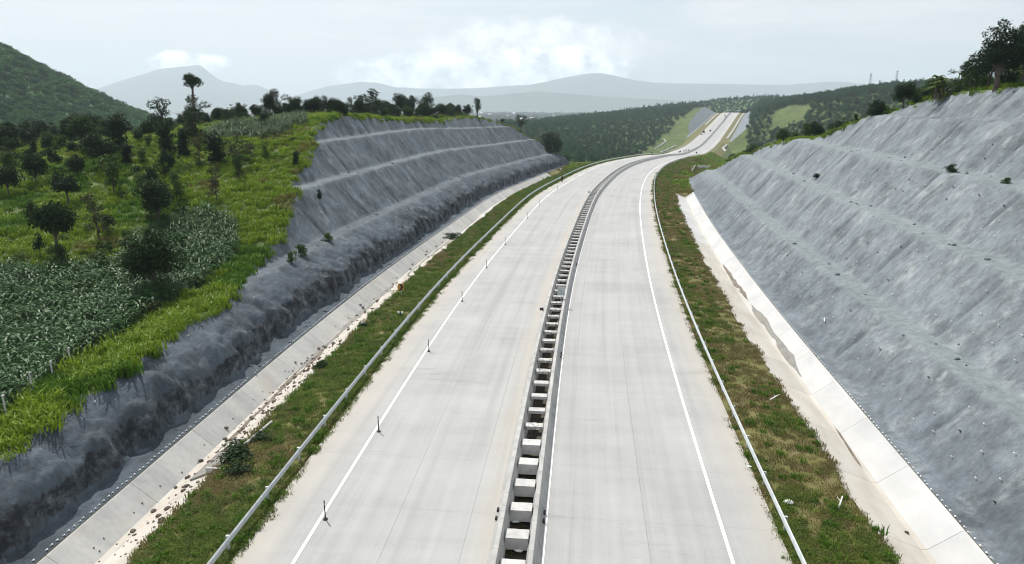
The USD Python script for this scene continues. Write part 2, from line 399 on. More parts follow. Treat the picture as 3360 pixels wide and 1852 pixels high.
def road_concrete(name):
    n = {'tc': ('texture_coordinate', {}), 'p': ('principled_bsdf', {'roughness': 0.82, 'specular_ior_level': 0.35}),
         'big': ('noise_texture', {'scale': 0.16, 'detail': 5.0, 'roughness': 0.6}),
         'ms': ('mapping', {'scale': (0.03, 1.7, 1.0)}), 'st': ('noise_texture', {'scale': 1.0, 'detail': 6.0, 'roughness': 0.65}),
         'mt': ('mapping', {'scale': (0.9, 0.07, 1.0)}), 'tr': ('noise_texture', {'scale': 1.0, 'detail': 5.0, 'roughness': 0.6}),
         'fine': ('noise_texture', {'scale': 9.0, 'detail': 4.0, 'roughness': 0.7}),
         'a1': ('math', {'math_type': 'multiply_add', 'value2': 0.38}), 'a2': ('math', {'math_type': 'multiply_add', 'value2': 0.30}), 'a3': ('math', {'math_type': 'multiply_add', 'value2': 0.16}), 'a4': ('math', {'math_type': 'multiply', 'value2': 0.16}),
         'oi': ('object_info', {}), 'ob': ('math', {'math_type': 'multiply_add', 'value2': 0.035, 'value3': -0.017}), 'ad': ('math', {'math_type': 'add'}),
         'rp': ('rgb_ramp', {'ramp': [(0.30, (0.225, 0.232, 0.235)), (0.5, (0.318, 0.324, 0.324)), (0.68, (0.385, 0.387, 0.383))]}),
         # pale brown dust beside the median walls and on the outer shoulders
         'xy': ('separate_xyz', {}), 'ab': ('math', {'math_type': 'absolute'}), 'w': ('math', {'math_type': 'multiply_add', 'value2': 2.6}),
         'd1': ('map_range', {'range_type': 'smoothstep', 'from_min': 4.1, 'from_max': 2.5, 'to_min': 0.0, 'to_max': 0.45, 'clamp': True}),
         'd2': ('map_range', {'range_type': 'smoothstep', 'from_min': 11.1, 'from_max': 13.8, 'to_min': 0.0, 'to_max': 0.5, 'clamp': True}),
         'ds': ('math', {'math_type': 'maximum'}), 'ng': ('math', {'math_type': 'less_than', 'value2': 0.0}), 'dl': ('math', {'math_type': 'multiply'}), 'mx': ('mix_color', {'b': (0.40, 0.362, 0.305)}),
         'bn': ('noise_texture', {'scale': 30.0, 'detail': 3.0}), 'bp': ('bump', {'strength': 0.12, 'distance': 0.01}),
         # tyre bands and cross stains
         'mw': ('mapping', {'scale': (0.010, 0.62, 1.0)}), 'wn': ('noise_texture', {'scale': 1.0, 'detail': 4.0, 'roughness': 0.6}), 'wr': ('map_range', {'range_type': 'smoothstep', 'from_min': 0.50, 'from_max': 0.68, 'to_min': 0, 'to_max': 0.42, 'clamp': True}), 'wx': ('mix_color', {'b': (0.235, 0.24, 0.245)}),
         'mc': ('mapping', {'scale': (0.55, 0.10, 1.0), 'location': (3, 5, 0)}), 'cn': ('noise_texture', {'scale': 1.0, 'detail': 7.0, 'roughness': 0.7, 'distortion': 0.4}), 'cr': ('map_range', {'range_type': 'smoothstep', 'from_min': 0.58, 'from_max': 0.72, 'to_min': 0, 'to_max': 0.5, 'clamp': True}), 'cx': ('mix_color', {'b': (0.21, 0.213, 0.215)})}
    l = [('tc.UV', 'big.vector'), ('tc.UV', 'ms.vector'), ('ms.vector', 'st.vector'), ('tc.UV', 'mt.vector'), ('mt.vector', 'tr.vector'), ('tc.UV', 'fine.vector'),
         ('fine.fac', 'a4.value1'), ('tr.fac', 'a3.value1'), ('a4.value', 'a3.value3'), ('st.fac', 'a2.value1'), ('a3.value', 'a2.value3'), ('big.fac', 'a1.value1'), ('a2.value', 'a1.value3'),
         ('oi.random', 'ob.value1'), ('a1.value', 'ad.value1'), ('ob.value', 'ad.value2'), ('ad.value', 'rp.fac'),
         ('tc.UV', 'xy.vector'), ('xy.y', 'ab.value1'), ('big.fac', 'w.value1'), ('ab.value', 'w.value3'), ('w.value', 'd1.value'), ('w.value', 'd2.value'), ('d1.result', 'dl.value1'), ('xy.y', 'ng.value1'), ('ng.value', 'dl.value2'), ('dl.value', 'ds.value1'), ('d2.result', 'ds.value2'),
         ('ds.value', 'mx.fac'), ('rp.color', 'wx.a'), ('tc.UV', 'mw.vector'), ('mw.vector', 'wn.vector'), ('wn.fac', 'wr.value'), ('wr.result', 'wx.fac'), ('tc.UV', 'mc.vector'), ('mc.vector', 'cn.vector'), ('cn.fac', 'cr.value'), ('cr.result', 'cx.fac'), ('wx.result', 'cx.a'), ('cx.result', 'mx.a'), ('mx.result', 'p.base_color'), ('tc.UV', 'bn.vector'), ('bn.fac', 'bp.height'), ('bp.normal', 'p.normal')]
    return material(name, n, l)


def shotcrete(name, base, light, dark, dark_amt=0.55):
    """Sprayed concrete: mottled, with pale washed patches and dark streaks running down the slope (road metres: u along, v across)."""
    n = {'tc': ('texture_coordinate', {}), 'p': ('principled_bsdf', {'roughness': 0.88, 'specular_ior_level': 0.25}),
         'm1': ('mapping', {'scale': (0.30, 0.42, 1)}), 'n1': ('noise_texture', {'scale': 0.8, 'detail': 9.0, 'roughness': 0.70, 'distortion': 0.2}),
         'm2': ('mapping', {'scale': (1.0, 0.50, 1), 'rotation': (0, 0, 0.12)}), 'n2': ('noise_texture', {'scale': 1.0, 'detail': 6.0, 'roughness': 0.68, 'distortion': 0.3}),
         'm3': ('mapping', {'scale': (0.36, 0.50, 1), 'location': (7, 3, 0)}), 'n3': ('noise_texture', {'scale': 1.0, 'detail': 10.0, 'roughness': 0.72, 'distortion': 0.25}),
         'nf': ('noise_texture', {'scale': 1.5, 'detail': 9.0, 'roughness': 0.78}),
         'r1': ('rgb_ramp', {'ramp': [(0.3, tuple(0.58 * c for c in base)), (0.48, base), (0.66, tuple(1.38 * c for c in base))]}),
         'l1': ('map_range', {'range_type': 'smoothstep', 'from_min': 0.51, 'from_max': 0.68, 'to_min': 0, 'to_max': 0.75, 'clamp': True}),
         'k1': ('map_range', {'range_type': 'smoothstep', 'from_min': 0.52, 'from_max': 0.70, 'to_min': 0, 'to_max': dark_amt, 'clamp': True}),
         'f1': ('map_range', {'from_min': 0.3, 'from_max': 0.7, 'to_min': 0.62, 'to_max': 1.36, 'clamp': True}), 'fc': ('combine_xyz', {}),
         'ma': ('mix_color', {'b': light}), 'mb': ('mix_color', {'b': dark}), 'mf': ('mix_color', {'blend_type': 'multiply', 'fac': 1.0, 'use_clamp': False}),
         'bn': ('noise_texture', {'scale': 2.6, 'detail': 7.0, 'roughness': 0.7}), 'bp': ('bump', {'strength': 0.9, 'distance': 0.14}),
         'geo': ('geometry', {}), 'npos': ('noise_texture', {'scale': 0.95, 'detail': 9.0, 'roughness': 0.75, 'distortion': 0.15}),
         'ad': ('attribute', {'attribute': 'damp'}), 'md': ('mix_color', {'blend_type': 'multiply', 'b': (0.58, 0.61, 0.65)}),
         'asm': ('attribute', {'attribute': 'seam'}), 'ms': ('mix_color', {'blend_type': 'multiply', 'b': (0.42, 0.44, 0.45)}),
         'aw': ('attribute', {'attribute': 'rock_shade'}), 'at': ('attribute', {'attribute': 'tread'}),
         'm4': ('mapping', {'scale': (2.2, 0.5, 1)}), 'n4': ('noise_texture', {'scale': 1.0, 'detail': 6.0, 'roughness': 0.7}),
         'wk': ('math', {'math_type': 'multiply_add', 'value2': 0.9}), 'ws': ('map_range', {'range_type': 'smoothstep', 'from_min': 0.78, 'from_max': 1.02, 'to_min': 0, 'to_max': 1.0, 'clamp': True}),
         'wr': ('rgb_ramp', {'ramp': [(0.34, (0.010, 0.012, 0.014)), (0.46, (0.022, 0.026, 0.031)), (0.56, (0.060, 0.070, 0.082)), (0.66, (0.13, 0.15, 0.17))]}), 'mw': ('mix_color', {}),  # near-black tones: bare dark rock, deepened with painted shade
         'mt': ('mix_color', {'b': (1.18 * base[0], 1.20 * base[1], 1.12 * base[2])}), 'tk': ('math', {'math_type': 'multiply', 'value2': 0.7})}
    l = [('tc.UV', 'm1.vector'), ('m1.vector', 'n1.vector'), ('tc.UV', 'm2.vector'), ('m2.vector', 'n2.vector'), ('tc.UV', 'm3.vector'), ('m3.vector', 'n3.vector'), ('tc.UV', 'nf.vector'),
         ('n1.fac', 'r1.fac'), ('n3.fac', 'l1.value'), ('n2.fac', 'k1.value'), ('r1.color', 'ma.a'), ('l1.result', 'ma.fac'), ('ma.result', 'mb.a'), ('k1.result', 'mb.fac'),
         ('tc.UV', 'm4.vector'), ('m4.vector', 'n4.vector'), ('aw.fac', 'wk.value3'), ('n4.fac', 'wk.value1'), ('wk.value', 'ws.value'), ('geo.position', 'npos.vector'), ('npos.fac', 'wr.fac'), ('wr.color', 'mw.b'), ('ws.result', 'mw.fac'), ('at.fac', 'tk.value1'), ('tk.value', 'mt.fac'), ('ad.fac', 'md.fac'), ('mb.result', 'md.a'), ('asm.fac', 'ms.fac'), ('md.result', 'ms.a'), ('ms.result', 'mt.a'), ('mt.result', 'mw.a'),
         ('nf.fac', 'f1.value'), ('f1.result', 'fc.x'), ('f1.result', 'fc.y'), ('f1.result', 'fc.z'), ('mw.result', 'mf.a'), ('fc.vector', 'mf.b'), ('mf.result', 'p.base_color'),
         ('tc.UV', 'bn.vector'), ('bn.fac', 'bp.height'), ('bp.normal', 'p.normal')]
    return material(name, n, l)


M = {}
M['road'] = road_concrete('road_concrete')
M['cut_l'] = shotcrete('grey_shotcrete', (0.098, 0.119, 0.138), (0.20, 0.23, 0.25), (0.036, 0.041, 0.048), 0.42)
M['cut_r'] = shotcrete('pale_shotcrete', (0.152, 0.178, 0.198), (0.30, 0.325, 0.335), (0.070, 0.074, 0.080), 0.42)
M['grass_soil'] = patchy('grass_ground', [(0.30, (0.034, 0.062, 0.012)), (0.5, (0.058, 0.095, 0.016)), (0.68, (0.090, 0.112, 0.026))], 0.35, tint=(0.06, 0.75, 1.2), bump=(2.5, 0.6, 0.15), second=((0.105, 0.082, 0.045), 0.22, (1, 1, 1), 0.56, 0.70, 0.7))
M['verge_soil'] = patchy('verge_ground', [(0.32, (0.075, 0.085, 0.024)), (0.5, (0.120, 0.118, 0.036)), (0.66, (0.150, 0.118, 0.060))], 0.8, bump=(5, 0.6, 0.06))
M['forest_soil'] = patchy('forest_floor', [(0.3, (0.032, 0.070, 0.024)), (0.5, (0.055, 0.110, 0.036)), (0.7, (0.085, 0.14, 0.048))], 0.02, tint=(0.006, 0.75, 1.25))
M['plain'] = patchy('lowland', [(0.36, (0.030, 0.050, 0.030)), (0.5, (0.055, 0.075, 0.045)), (0.64, (0.12, 0.12, 0.085))], 0.0022, detail=8.0)
M['mountain'] = patchy('mountain_forest', [(0.3, (0.035, 0.055, 0.035)), (0.7, (0.07, 0.085, 0.05))], 0.002)
M['lining'] = patchy('channel_concrete', [(0.3, (0.29, 0.295, 0.295)), (0.5, (0.37, 0.372, 0.365)), (0.7, (0.43, 0.43, 0.41))], 0.6, coord='uv', stretch=(1, 0.35, 1), vary=0.07, second=((0.37, 0.325, 0.27), 0.5, (0.35, 0.8, 1), 0.54, 0.70, 0.6), tint=(3.5, 0.94, 1.06))
M['lining_sand'] = patchy('sandy_concrete', [(0.3, (0.37, 0.345, 0.305)), (0.5, (0.43, 0.41, 0.37)), (0.7, (0.47, 0.455, 0.42))], 0.5, coord='uv', stretch=(0.5, 1.4, 1), vary=0.05)
M['lining_white'] = patchy('white_concrete', [(0.3, (0.38, 0.387, 0.39)), (0.55, (0.455, 0.46, 0.46)), (0.75, (0.50, 0.502, 0.50))], 0.4, coord='uv', stretch=(0.6, 1, 1), vary=0.04, second=((0.42, 0.43, 0.42), 0.4, (0.5, 2.2, 1), 0.60, 0.74, 0.5))
M['barrier'] = patchy('barrier_concrete', [(0.3, (0.28, 0.285, 0.285)), (0.5, (0.36, 0.362, 0.355)), (0.7, (0.42, 0.42, 0.41))], 1.4, vary=0.06, tint=(0.4, 0.92, 1.05))
M['beam'] = patchy('beam_concrete', [(0.3, (0.38, 0.385, 0.385)), (0.5, (0.47, 0.47, 0.465)), (0.7, (0.53, 0.53, 0.52))], 2.5, vary=0.10)
M['beam_rough'] = patchy('rough_beam_concrete', [(0.36, (0.14, 0.14, 0.14)), (0.5, (0.40, 0.40, 0.39)), (0.6, (0.56, 0.56, 0.55))], 6.0, vary=0.12, bump=(9, 0.8, 0.06))
M['mud'] = patchy('dried_mud', [(0.3, (0.10, 0.088, 0.075)), (0.55, (0.175, 0.150, 0.125)), (0.75, (0.25, 0.225, 0.19))], 1.5, bump=(8, 0.5, 0.04))
M['mud_grey'] = patchy('grey_silt', [(0.3, (0.16, 0.16, 0.155)), (0.55, (0.225, 0.22, 0.205)), (0.75, (0.20, 0.165, 0.125))], 0.8, bump=(6, 0.4, 0.03))
M['sand'] = patchy('pale_sand', [(0.3, (0.38, 0.345, 0.30)), (0.6, (0.46, 0.43, 0.385)), (0.75, (0.27, 0.23, 0.19))], 1.8, bump=(7, 0.4, 0.03))
M['soil'] = patchy('brown_soil', [(0.3, (0.030, 0.026, 0.021)), (0.55, (0.060, 0.050, 0.039)), (0.75, (0.10, 0.085, 0.068))], 2.0, bump=(9, 0.7, 0.05))
M['rock'] = patchy('brown_stone', [(0.3, (0.055, 0.045, 0.038)), (0.7, (0.15, 0.125, 0.105))], 3.0, vary=0.3)
M['white'] = patchy('white_paint', [(0.35, (0.74, 0.745, 0.74)), (0.7, (0.82, 0.82, 0.81))], 2.0, rough=0.6)
M['pipe'] = patchy('white_plastic', [(0.4, (0.66, 0.67, 0.67)), (0.7, (0.74, 0.74, 0.74))], 4.0, rough=0.5, vary=0.1)
M['dark'] = patchy('dark_opening', [(0.4, (0.015, 0.016, 0.018)), (0.7, (0.035, 0.036, 0.04))], 4.0, rough=0.8)
M['rubber'] = patchy('dark_green_plastic', [(0.4, (0.022, 0.032, 0.030)), (0.7, (0.045, 0.055, 0.05))], 5.0, rough=0.6)
M['post_grey'] = patchy('weathered_concrete_post', [(0.4, (0.30, 0.31, 0.31)), (0.7, (0.48, 0.48, 0.47))], 3.0)
M['orange'] = patchy('orange_sheeting', [(0.4, (0.36, 0.17, 0.035)), (0.7, (0.48, 0.24, 0.05))], 3.0, rough=0.5)
M['black'] = patchy('black_paint', [(0.4, (0.012, 0.012, 0.012)), (0.7, (0.02, 0.02, 0.02))], 3.0, rough=0.5)
M['bark'] = patchy('bark', [(0.35, (0.045, 0.037, 0.03)), (0.7, (0.11, 0.095, 0.078))], 6.0, coord='obj', stretch=(1, 1, 0.3))
M['steel'] = material('galvanised_steel', {'g': ('geometry', {}), 'n': ('noise_texture', {'scale': 3.0, 'detail': 4.0}), 'r': ('rgb_ramp', {'ramp': [(0.3, (0.36, 0.395, 0.41)), (0.7, (0.50, 0.535, 0.55))]}), 'p': ('principled_bsdf', {'metallic': 0.35, 'roughness': 0.5})},
                      [('g.position', 'n.vector'), ('n.fac', 'r.fac'), ('r.color', 'p.base_color')])
M['sea'] = material('lagoon_water', {'g': ('geometry', {}), 'n': ('noise_texture', {'scale': 0.05, 'detail': 4.0}), 'b': ('bump', {'strength': 0.12, 'distance': 1.0}), 'p': ('principled_bsdf', {'base_color': (0.10, 0.14, 0.16), 'roughness': 0.12})},
                    [('g.position', 'n.vector'), ('n.fac', 'b.height'), ('b.normal', 'p.normal')])
M['leaf_dark'] = leaf('dark_leaves', (0.010, 0.026, 0.009), (0.042, 0.078, 0.019))
M['leaf_mid'] = leaf('green_leaves', (0.026, 0.062, 0.012), (0.080, 0.145, 0.028))
M['leaf_light'] = leaf('light_leaves', (0.050, 0.085, 0.020), (0.125, 0.165, 0.045), 0.35)
M['leaf_olive'] = leaf('olive_leaves', (0.040, 0.050, 0.018), (0.095, 0.100, 0.036))
M['leaf_far'] = leaf('far_forest_leaves', (0.018, 0.066, 0.030), (0.075, 0.180, 0.075), 0.15)
M['leaf_far_dark'] = leaf('far_dark_leaves', (0.014, 0.042, 0.019), (0.048, 0.105, 0.040), 0.15)
M['leaf_hill'] = leaf('hill_forest_leaves', (0.034, 0.105, 0.030), (0.115, 0.260, 0.070), 0.15)
M['blade'] = leaf('grass_blades', (0.115, 0.200, 0.013), (0.300, 0.385, 0.036), 0.35, rough=0.5)
M['blade_dry'] = leaf('dry_grass_blades', (0.120, 0.125, 0.028), (0.240, 0.220, 0.068), 0.3)
M['blade_dark'] = leaf('dark_grass_blades', (0.052, 0.125, 0.011), (0.150, 0.260, 0.027), 0.3)
M['v_green'] = leaf('verge_green_blades', (0.10, 0.15, 0.022), (0.24, 0.29, 0.06), 0.35)
M['v_dark'] = leaf('verge_dark_blades', (0.06, 0.10, 0.02), (0.15, 0.20, 0.045), 0.3)
M['v_dry'] = leaf('verge_dry_blades', (0.13, 0.115, 0.042), (0.27, 0.225, 0.105), 0.3)
M['corn'] = leaf('maize_leaves', (0.022, 0.070, 0.018), (0.070, 0.155, 0.040), 0.22, rough=0.42, spec=0.14)


# ------------------------------------------------------------------ haze: the damp air over the plain
def haze():
    x0, x1, y0, y1, z0, z1 = -14500, 14500, -400, 15000, -61.5, 730
    b = trimesh.creation.box((x1 - x0, y1 - y0, z1 - z0))
    b.apply_translation(((x0 + x1) / 2, (y0 + y1) / 2, (z0 + z1) / 2))
    m = material('haze_air', {'v': ('principled_volume', {'color': (0.76, 0.90, 1.0), 'density': HAZE, 'anisotropy': 0.2})}, [], surface=None, volume='v.volume')
    put('haze', b, m, kind='stuff', label='pale bluish haze over the plain and far mountains', cat='haze')


HAZE = 1.35e-4
haze()


# ------------------------------------------------------------------ ground
def grid_faces(nu, nv, flip=False):
    i, j = np.meshgrid(np.arange(nu - 1), np.arange(nv - 1), indexing='ij')
    a, b, c, d = i * nv + j, i * nv + j + 1, (i + 1) * nv + j + 1, (i + 1) * nv + j
    q = np.stack([a, b, c, d], -1).reshape(-1, 4)
    return q[:, ::-1] if flip else q


def part(v, q, uv):
    """The vertices used by the quads q, renumbered."""
    used, inv = np.unique(q, return_inverse=True)
    return (v[used], inv.reshape(q.shape)), uv[used]


S_GRID = np.concatenate([np.arange(-40, -8, 1.2), np.arange(-8, 95, 0.30), np.arange(95, 245, 0.7), np.arange(245, 700, 4.0), np.arange(700, 1121, 8.0)])
A_L = np.concatenate([np.arange(21.4, 24.6, 0.10), np.arange(24.6, 48, 0.26), np.arange(48, 74, 0.9), np.arange(74, 161, 3.0)])
A_R = np.concatenate([np.arange(21.35, 23.0, 0.16), np.arange(23.0, 50, 0.28), np.arange(50, 74, 0.9), np.arange(74, 161, 3.0)])
for side, A in ((-1, A_L), (1, A_R)):
    ss, aa = np.meshgrid(S_GRID, A, indexing='ij')
    dd = aa * side
    h, isc, trd, seam = formed(ss, dd, full=True)
    v = xyz(ss, dd, h).reshape(-1, 3)
    uv = np.stack([ss.ravel(), dd.ravel()], 1)
    q = grid_faces(len(S_GRID), len(A), flip=side > 0)
    c = isc.ravel()[q]
    s_face = ss.ravel()[q].mean(1)
    a_face = aa.ravel()[q].mean(1)
    cut = (c.sum(1) >= 3) & (s_face < 300)
    farcut = (c.sum(1) >= 3) & (s_face >= 300)
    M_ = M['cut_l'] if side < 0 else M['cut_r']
    rock_shade = np.zeros(ss.shape)  # mask for the left foot: exposed rock plus shade put into the colour
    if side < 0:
        rock_shade = np.clip((h - 0.25) / 0.25, 0, 1) * np.clip((2.35 + 2.4 * n3(ss, aa, 0.35, 0.3, 23) - h) / 0.6, 0, 1) * np.clip((25.2 - aa) / 0.5, 0, 1) * np.clip((235 - ss) / 20, 0, 1)
        rock_shade = rock_shade * np.clip(0.86 + 0.9 * n3(ss, aa, 0.12, 0.05, 24), 0.45, 1)
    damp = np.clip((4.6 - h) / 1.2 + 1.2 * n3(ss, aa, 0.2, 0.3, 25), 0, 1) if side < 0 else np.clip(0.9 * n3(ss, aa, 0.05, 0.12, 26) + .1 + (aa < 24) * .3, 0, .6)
    m_, u_ = part(v, q[cut], uv)
    used = np.unique(q[cut])
    p_ = put('cut_slope', m_, M_, uv=u_, smooth=True, kind='structure', label=('dark grey benched shotcrete slope with a broken rock foot painted darker as shade, left of the road' if side < 0 else 'pale grey benched shotcrete slope right of the road'))
    for nm, arr in (('rock_shade', rock_shade), ('tread', trd * (1 - .6 * damp) * (.35 if side < 0 else 1.0)), ('damp', damp), ('seam', seam)):
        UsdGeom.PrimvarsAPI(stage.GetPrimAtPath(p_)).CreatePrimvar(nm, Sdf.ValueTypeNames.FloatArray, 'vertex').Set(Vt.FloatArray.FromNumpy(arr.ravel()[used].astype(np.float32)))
    if farcut.any():
        m_, u_ = part(v, q[farcut], uv)
        put('far_cut_slope', m_, M['cut_r'], uv=u_, smooth=True, kind='structure', label='grey slope of the far cutting, ' + ('left' if side < 0 else 'right') + ' of the road')
    rest = ~(c.sum(1) >= 3)
    nearp = rest & (s_face < 330)
    m_, u_ = part(v, q[nearp], uv)
    put('hillside', m_, M['grass_soil'], uv=u_, smooth=True, kind='structure', label='grassy hillside ' + ('above the left cutting' if side < 0 else 'above the right cutting'))
    m_, u_ = part(v, q[rest & (s_face >= 330)], uv)
    put('embankment', m_, M['grass_soil'], uv=u_, smooth=True, kind='structure', label='grassy embankment carrying the far road, ' + ('left' if side < 0 else 'right') + ' side')

    # verge between carriageway and ditch, and the dug bed of the ditch
    A2 = np.concatenate([[11.9, 12.35], np.arange(12.6, 16.4, 0.35), np.arange(16.4, 18.4, 0.12), np.arange(18.5, 21.3, 0.4), [A[0]]])
    ss, aa = np.meshgrid(S_GRID, A2, indexing='ij')
    end = DITCH_END_L if side < 0 else DITCH_END_R
    gg, _ = formed(ss, aa * side)
    lim = (17.35 if side < 0 else 17.0) + 0.55 * n3(ss, ss * 0, 0.3, 1, 312 if side < 0 else 311) + 0.35 * n3(ss, ss * 0, 1.1, 1, 313)
    bump_ = 0.16 * n3(ss, aa, 0.7, 0.7, 31) + 0.25 * n3(ss, aa, 0.12, 0.2, 32)
    fade = np.clip((aa - 12.6) / 0.8, 0, 1)
    verge = np.interp(aa, [11.9, 12.35, 12.6, 16.6, 17.4, 18.4], [-.12, -.06, -.03, -.10, -.20, -.55]) + fade * bump_ * np.clip((17.6 - aa) / 0.8, 0, 1)
    bed = np.interp(aa, [16.6, 17.3, 19.6, 19.9, 21.35], [-.30, -.50, -1.46, -1.46, -.38])
    formed_in = np.minimum(np.where(aa < lim, verge, bed), gg + 0.4)
    k = np.clip((ss - end) / 12.0, 0, 1)
    h = np.where(aa < 13.2, verge, formed_in * (1 - k) + gg * k)
    h[:, -1] = formed(ss[:, -1], aa[:, -1] * side)[0]
    v = xyz(ss, aa * side, h).reshape(-1, 3)
    put('verge', (v, grid_faces(len(S_GRID), len(A2), flip=side > 0)), M['verge_soil'], uv=np.stack([ss.ravel(), (aa * side).ravel()], 1), smooth=True, kind='structure', label='earth verge ' + ('left' if side < 0 else 'right') + ' of the carriageways')

# wider land, with the strip along the road left out
gx, gy = np.meshgrid(np.arange(-1250, 1251, 12.5), np.arange(-250, 1751, 12.5), indexing='ij')
gz = natural(gx, gy)
ts, td = to_sd(gx, gy)
inside = (np.abs(td) < 150) & (ts > -32) & (ts < 1108)
gz = gz - np.where((np.abs(td) < 163) & (ts > -45) & (ts < 1124), 0.6, 0.0)
q = grid_faces(*gx.shape, flip=True)
q = q[~inside.ravel()[q].all(1)]
v = np.stack([gx.ravel(), gy.ravel(), gz.ravel()], 1)
m_, _u = part(v, q, v[:, :2])
put('terrain', m_, M['forest_soil'], smooth=True, kind='structure', label='rolling wooded land round the road')

# the plain, the lagoon on it, and the mountains
rr = np.concatenate([np.linspace(900, 3000, 22), np.linspace(3150, 14600, 50)])
ang = np.radians(np.arange(-95, 95.1, 1.0))
pr, pa = np.meshgrid(rr, ang, indexing='ij')
px_, py_ = pr * np.sin(pa), pr * np.cos(pa)
pz = -58.0 + 1.6 * n3(px_, py_, 1 / 700, 1 / 700, 41) - 1.2 * np.clip((1500 - pr) / 600, 0, 1) * 3
lag = np.exp(-(((px_ / np.maximum(py_, 1) + 0.56) / 0.16) ** 4)) * (py_ > 500) * np.clip((pr - 2100) / 250, 0, 1) * np.clip((5900 + 500 * n3(px_, py_, 1 / 900, 1 / 900, 43) - pr) / 250, 0, 1)
pz = pz - 7.0 * lag
put('plain', (np.stack([px_.ravel(), py_.ravel(), pz.ravel()], 1), grid_faces(*pr.shape)), M['plain'], smooth=True, kind='structure', label='hazy green plain far below the hills')
sr, sa = np.meshgrid(np.linspace(1800, 6600, 12), np.radians(np.arange(-50, -8, 1.5)), indexing='ij')
put('lagoon', (np.stack([(sr * np.sin(sa)).ravel(), (sr * np.cos(sa)).ravel(), np.full(sr.size, -60.0)], 1), grid_faces(*sr.shape)), M['sea'], smooth=True, kind='structure', label='pale lagoon on the plain beyond the left hill')


def mountain(name, D, outline, depth, seed, label):
    """A range whose skyline runs through (tangent of azimuth, tangent of elevation) points, at distance D."""
    u = np.array([o[0] for o in outline])
    e = np.array([o[1] for o in outline])
    uu = np.linspace(u[0], u[-1], 320)
    prof = np.interp(uu, u, e) * D
    prof = np.convolve(np.pad(prof, 1, mode='edge'), np.ones(3) / 3, 'valid') + D * 0.0016 * n3(uu * 40, uu * 0, 1, 1, seed + 5) * (prof > 0)
    tt = np.linspace(-1, 1, 41)
    U, Tm = np.meshgrid(uu, tt, indexing='ij')
    Y = D + Tm * depth
    X = U * Y
    ridge = (1 - np.abs(Tm)) ** 1.15
    P = np.repeat(prof[:, None], len(tt), 1)
    Zm = -62 + (P + 62) * ridge
    rel = (P + 62) * (ridge * (1 - ridge) * 1.4)
    Zm = Zm - rel * 0.28 + rel * (0.9 * n3(X, Y, 1 / 420, 1 / 1500, seed) + 0.35 * n3(X, Y, 1 / 130, 1 / 300, seed + 1)) + 7 * n3(X, Y, 1 / 110, 1 / 110, seed + 2) * ridge
    put(name, (np.stack([X.ravel(), Y.ravel(), Zm.ravel()], 1), grid_faces(*U.shape, flip=True)), M['mountain'], smooth=True, kind='structure', label=label)


def vo(points):
    p = math.radians(PITCH)
    out = []
    for x, y in points:
        b_ = (710 - y) / 1717.33
        Y = math.cos(p) + b_ * math.sin(p)
        out.append(((x - 1288) / 1717.33 / Y, (b_ * math.cos(p) - math.sin(p)) / Y))
    return out


mountain('mountain', 11000, vo([(60, 275), (140, 258), (200, 238), (250, 222), (300, 205), (345, 192), (372, 184), (388, 176), (425, 171), (462, 168), (478, 166), (500, 164), (512, 170), (528, 184), (545, 196), (562, 206), (590, 210), (612, 216), (640, 213), (665, 221), (700, 236), (760, 252), (860, 275)]), 2000, 61, 'blue hazy volcano with a cloud on its top beyond the lagoon')
mountain('mountain', 13000, vo([(640, 268), (700, 252), (760, 236), (790, 226), (830, 216), (870, 212), (905, 206), (950, 209), (1000, 221), (1100, 224), (1200, 222), (1300, 215), (1400, 212), (1500, 214), (1700, 240), (1900, 262)]), 900, 71, 'faint mountain range under the heaped clouds')
mountain('mountain', 11600, vo([(1120, 268), (1200, 245), (1260, 230), (1330, 214), (1390, 202), (1440, 192), (1480, 185), (1515, 184), (1555, 193), (1600, 203), (1650, 209), (1700, 211), (1800, 211), (1900, 213), (1985, 214), (2040, 209), (2080, 206), (2125, 206), (2165, 211), (2230, 214), (2300, 219), (2450, 228), (2600, 240), (2800, 262)]), 1300, 81, 'broad blue mountain falling to a long ridge on the right')
mountain('foothill', 8200, vo([(820, 268), (900, 258), (985, 250), (1050, 240), (1100, 244), (1160, 238), (1220, 243), (1290, 236), (1350, 230), (1400, 234), (1480, 240), (1560, 246), (1680, 252), (1800, 258), (1900, 262), (2000, 268)]), 500, 91, 'low hazy foothills in front of the cloud-covered mountain')

# ------------------------------------------------------------------ carriageways
def slab_mesh(s0, s1, d0, d1, n=1, gap=0.005, thick=0.22):
    sv = np.linspace(s0 + gap * 0.5, s1 - gap * 0.5, n + 1)
    top0, top1 = xyz(sv, d0 + gap, 0.0), xyz(sv, d1 - gap, 0.0)
    v = np.vstack([top0, top1, top0 - [0, 0, thick], top1 - [0, 0, thick]])
    m = n + 1
    f = []
    for i in range(n):
        f += [[i, m + i, m + i + 1, i + 1], [2 * m + i, i, i + 1, 2 * m + i + 1], [m + i, 3 * m + i, 3 * m + i + 1, m + i + 1]]
    f += [[0, 2 * m, 3 * m, m], [n, m + n, 3 * m + n, 2 * m + n]]
    uv = np.vstack([np.stack([sv, np.full(m, d)], 1) for d in (d0, d1, d0, d1)])
    return (v, np.array(f)), uv


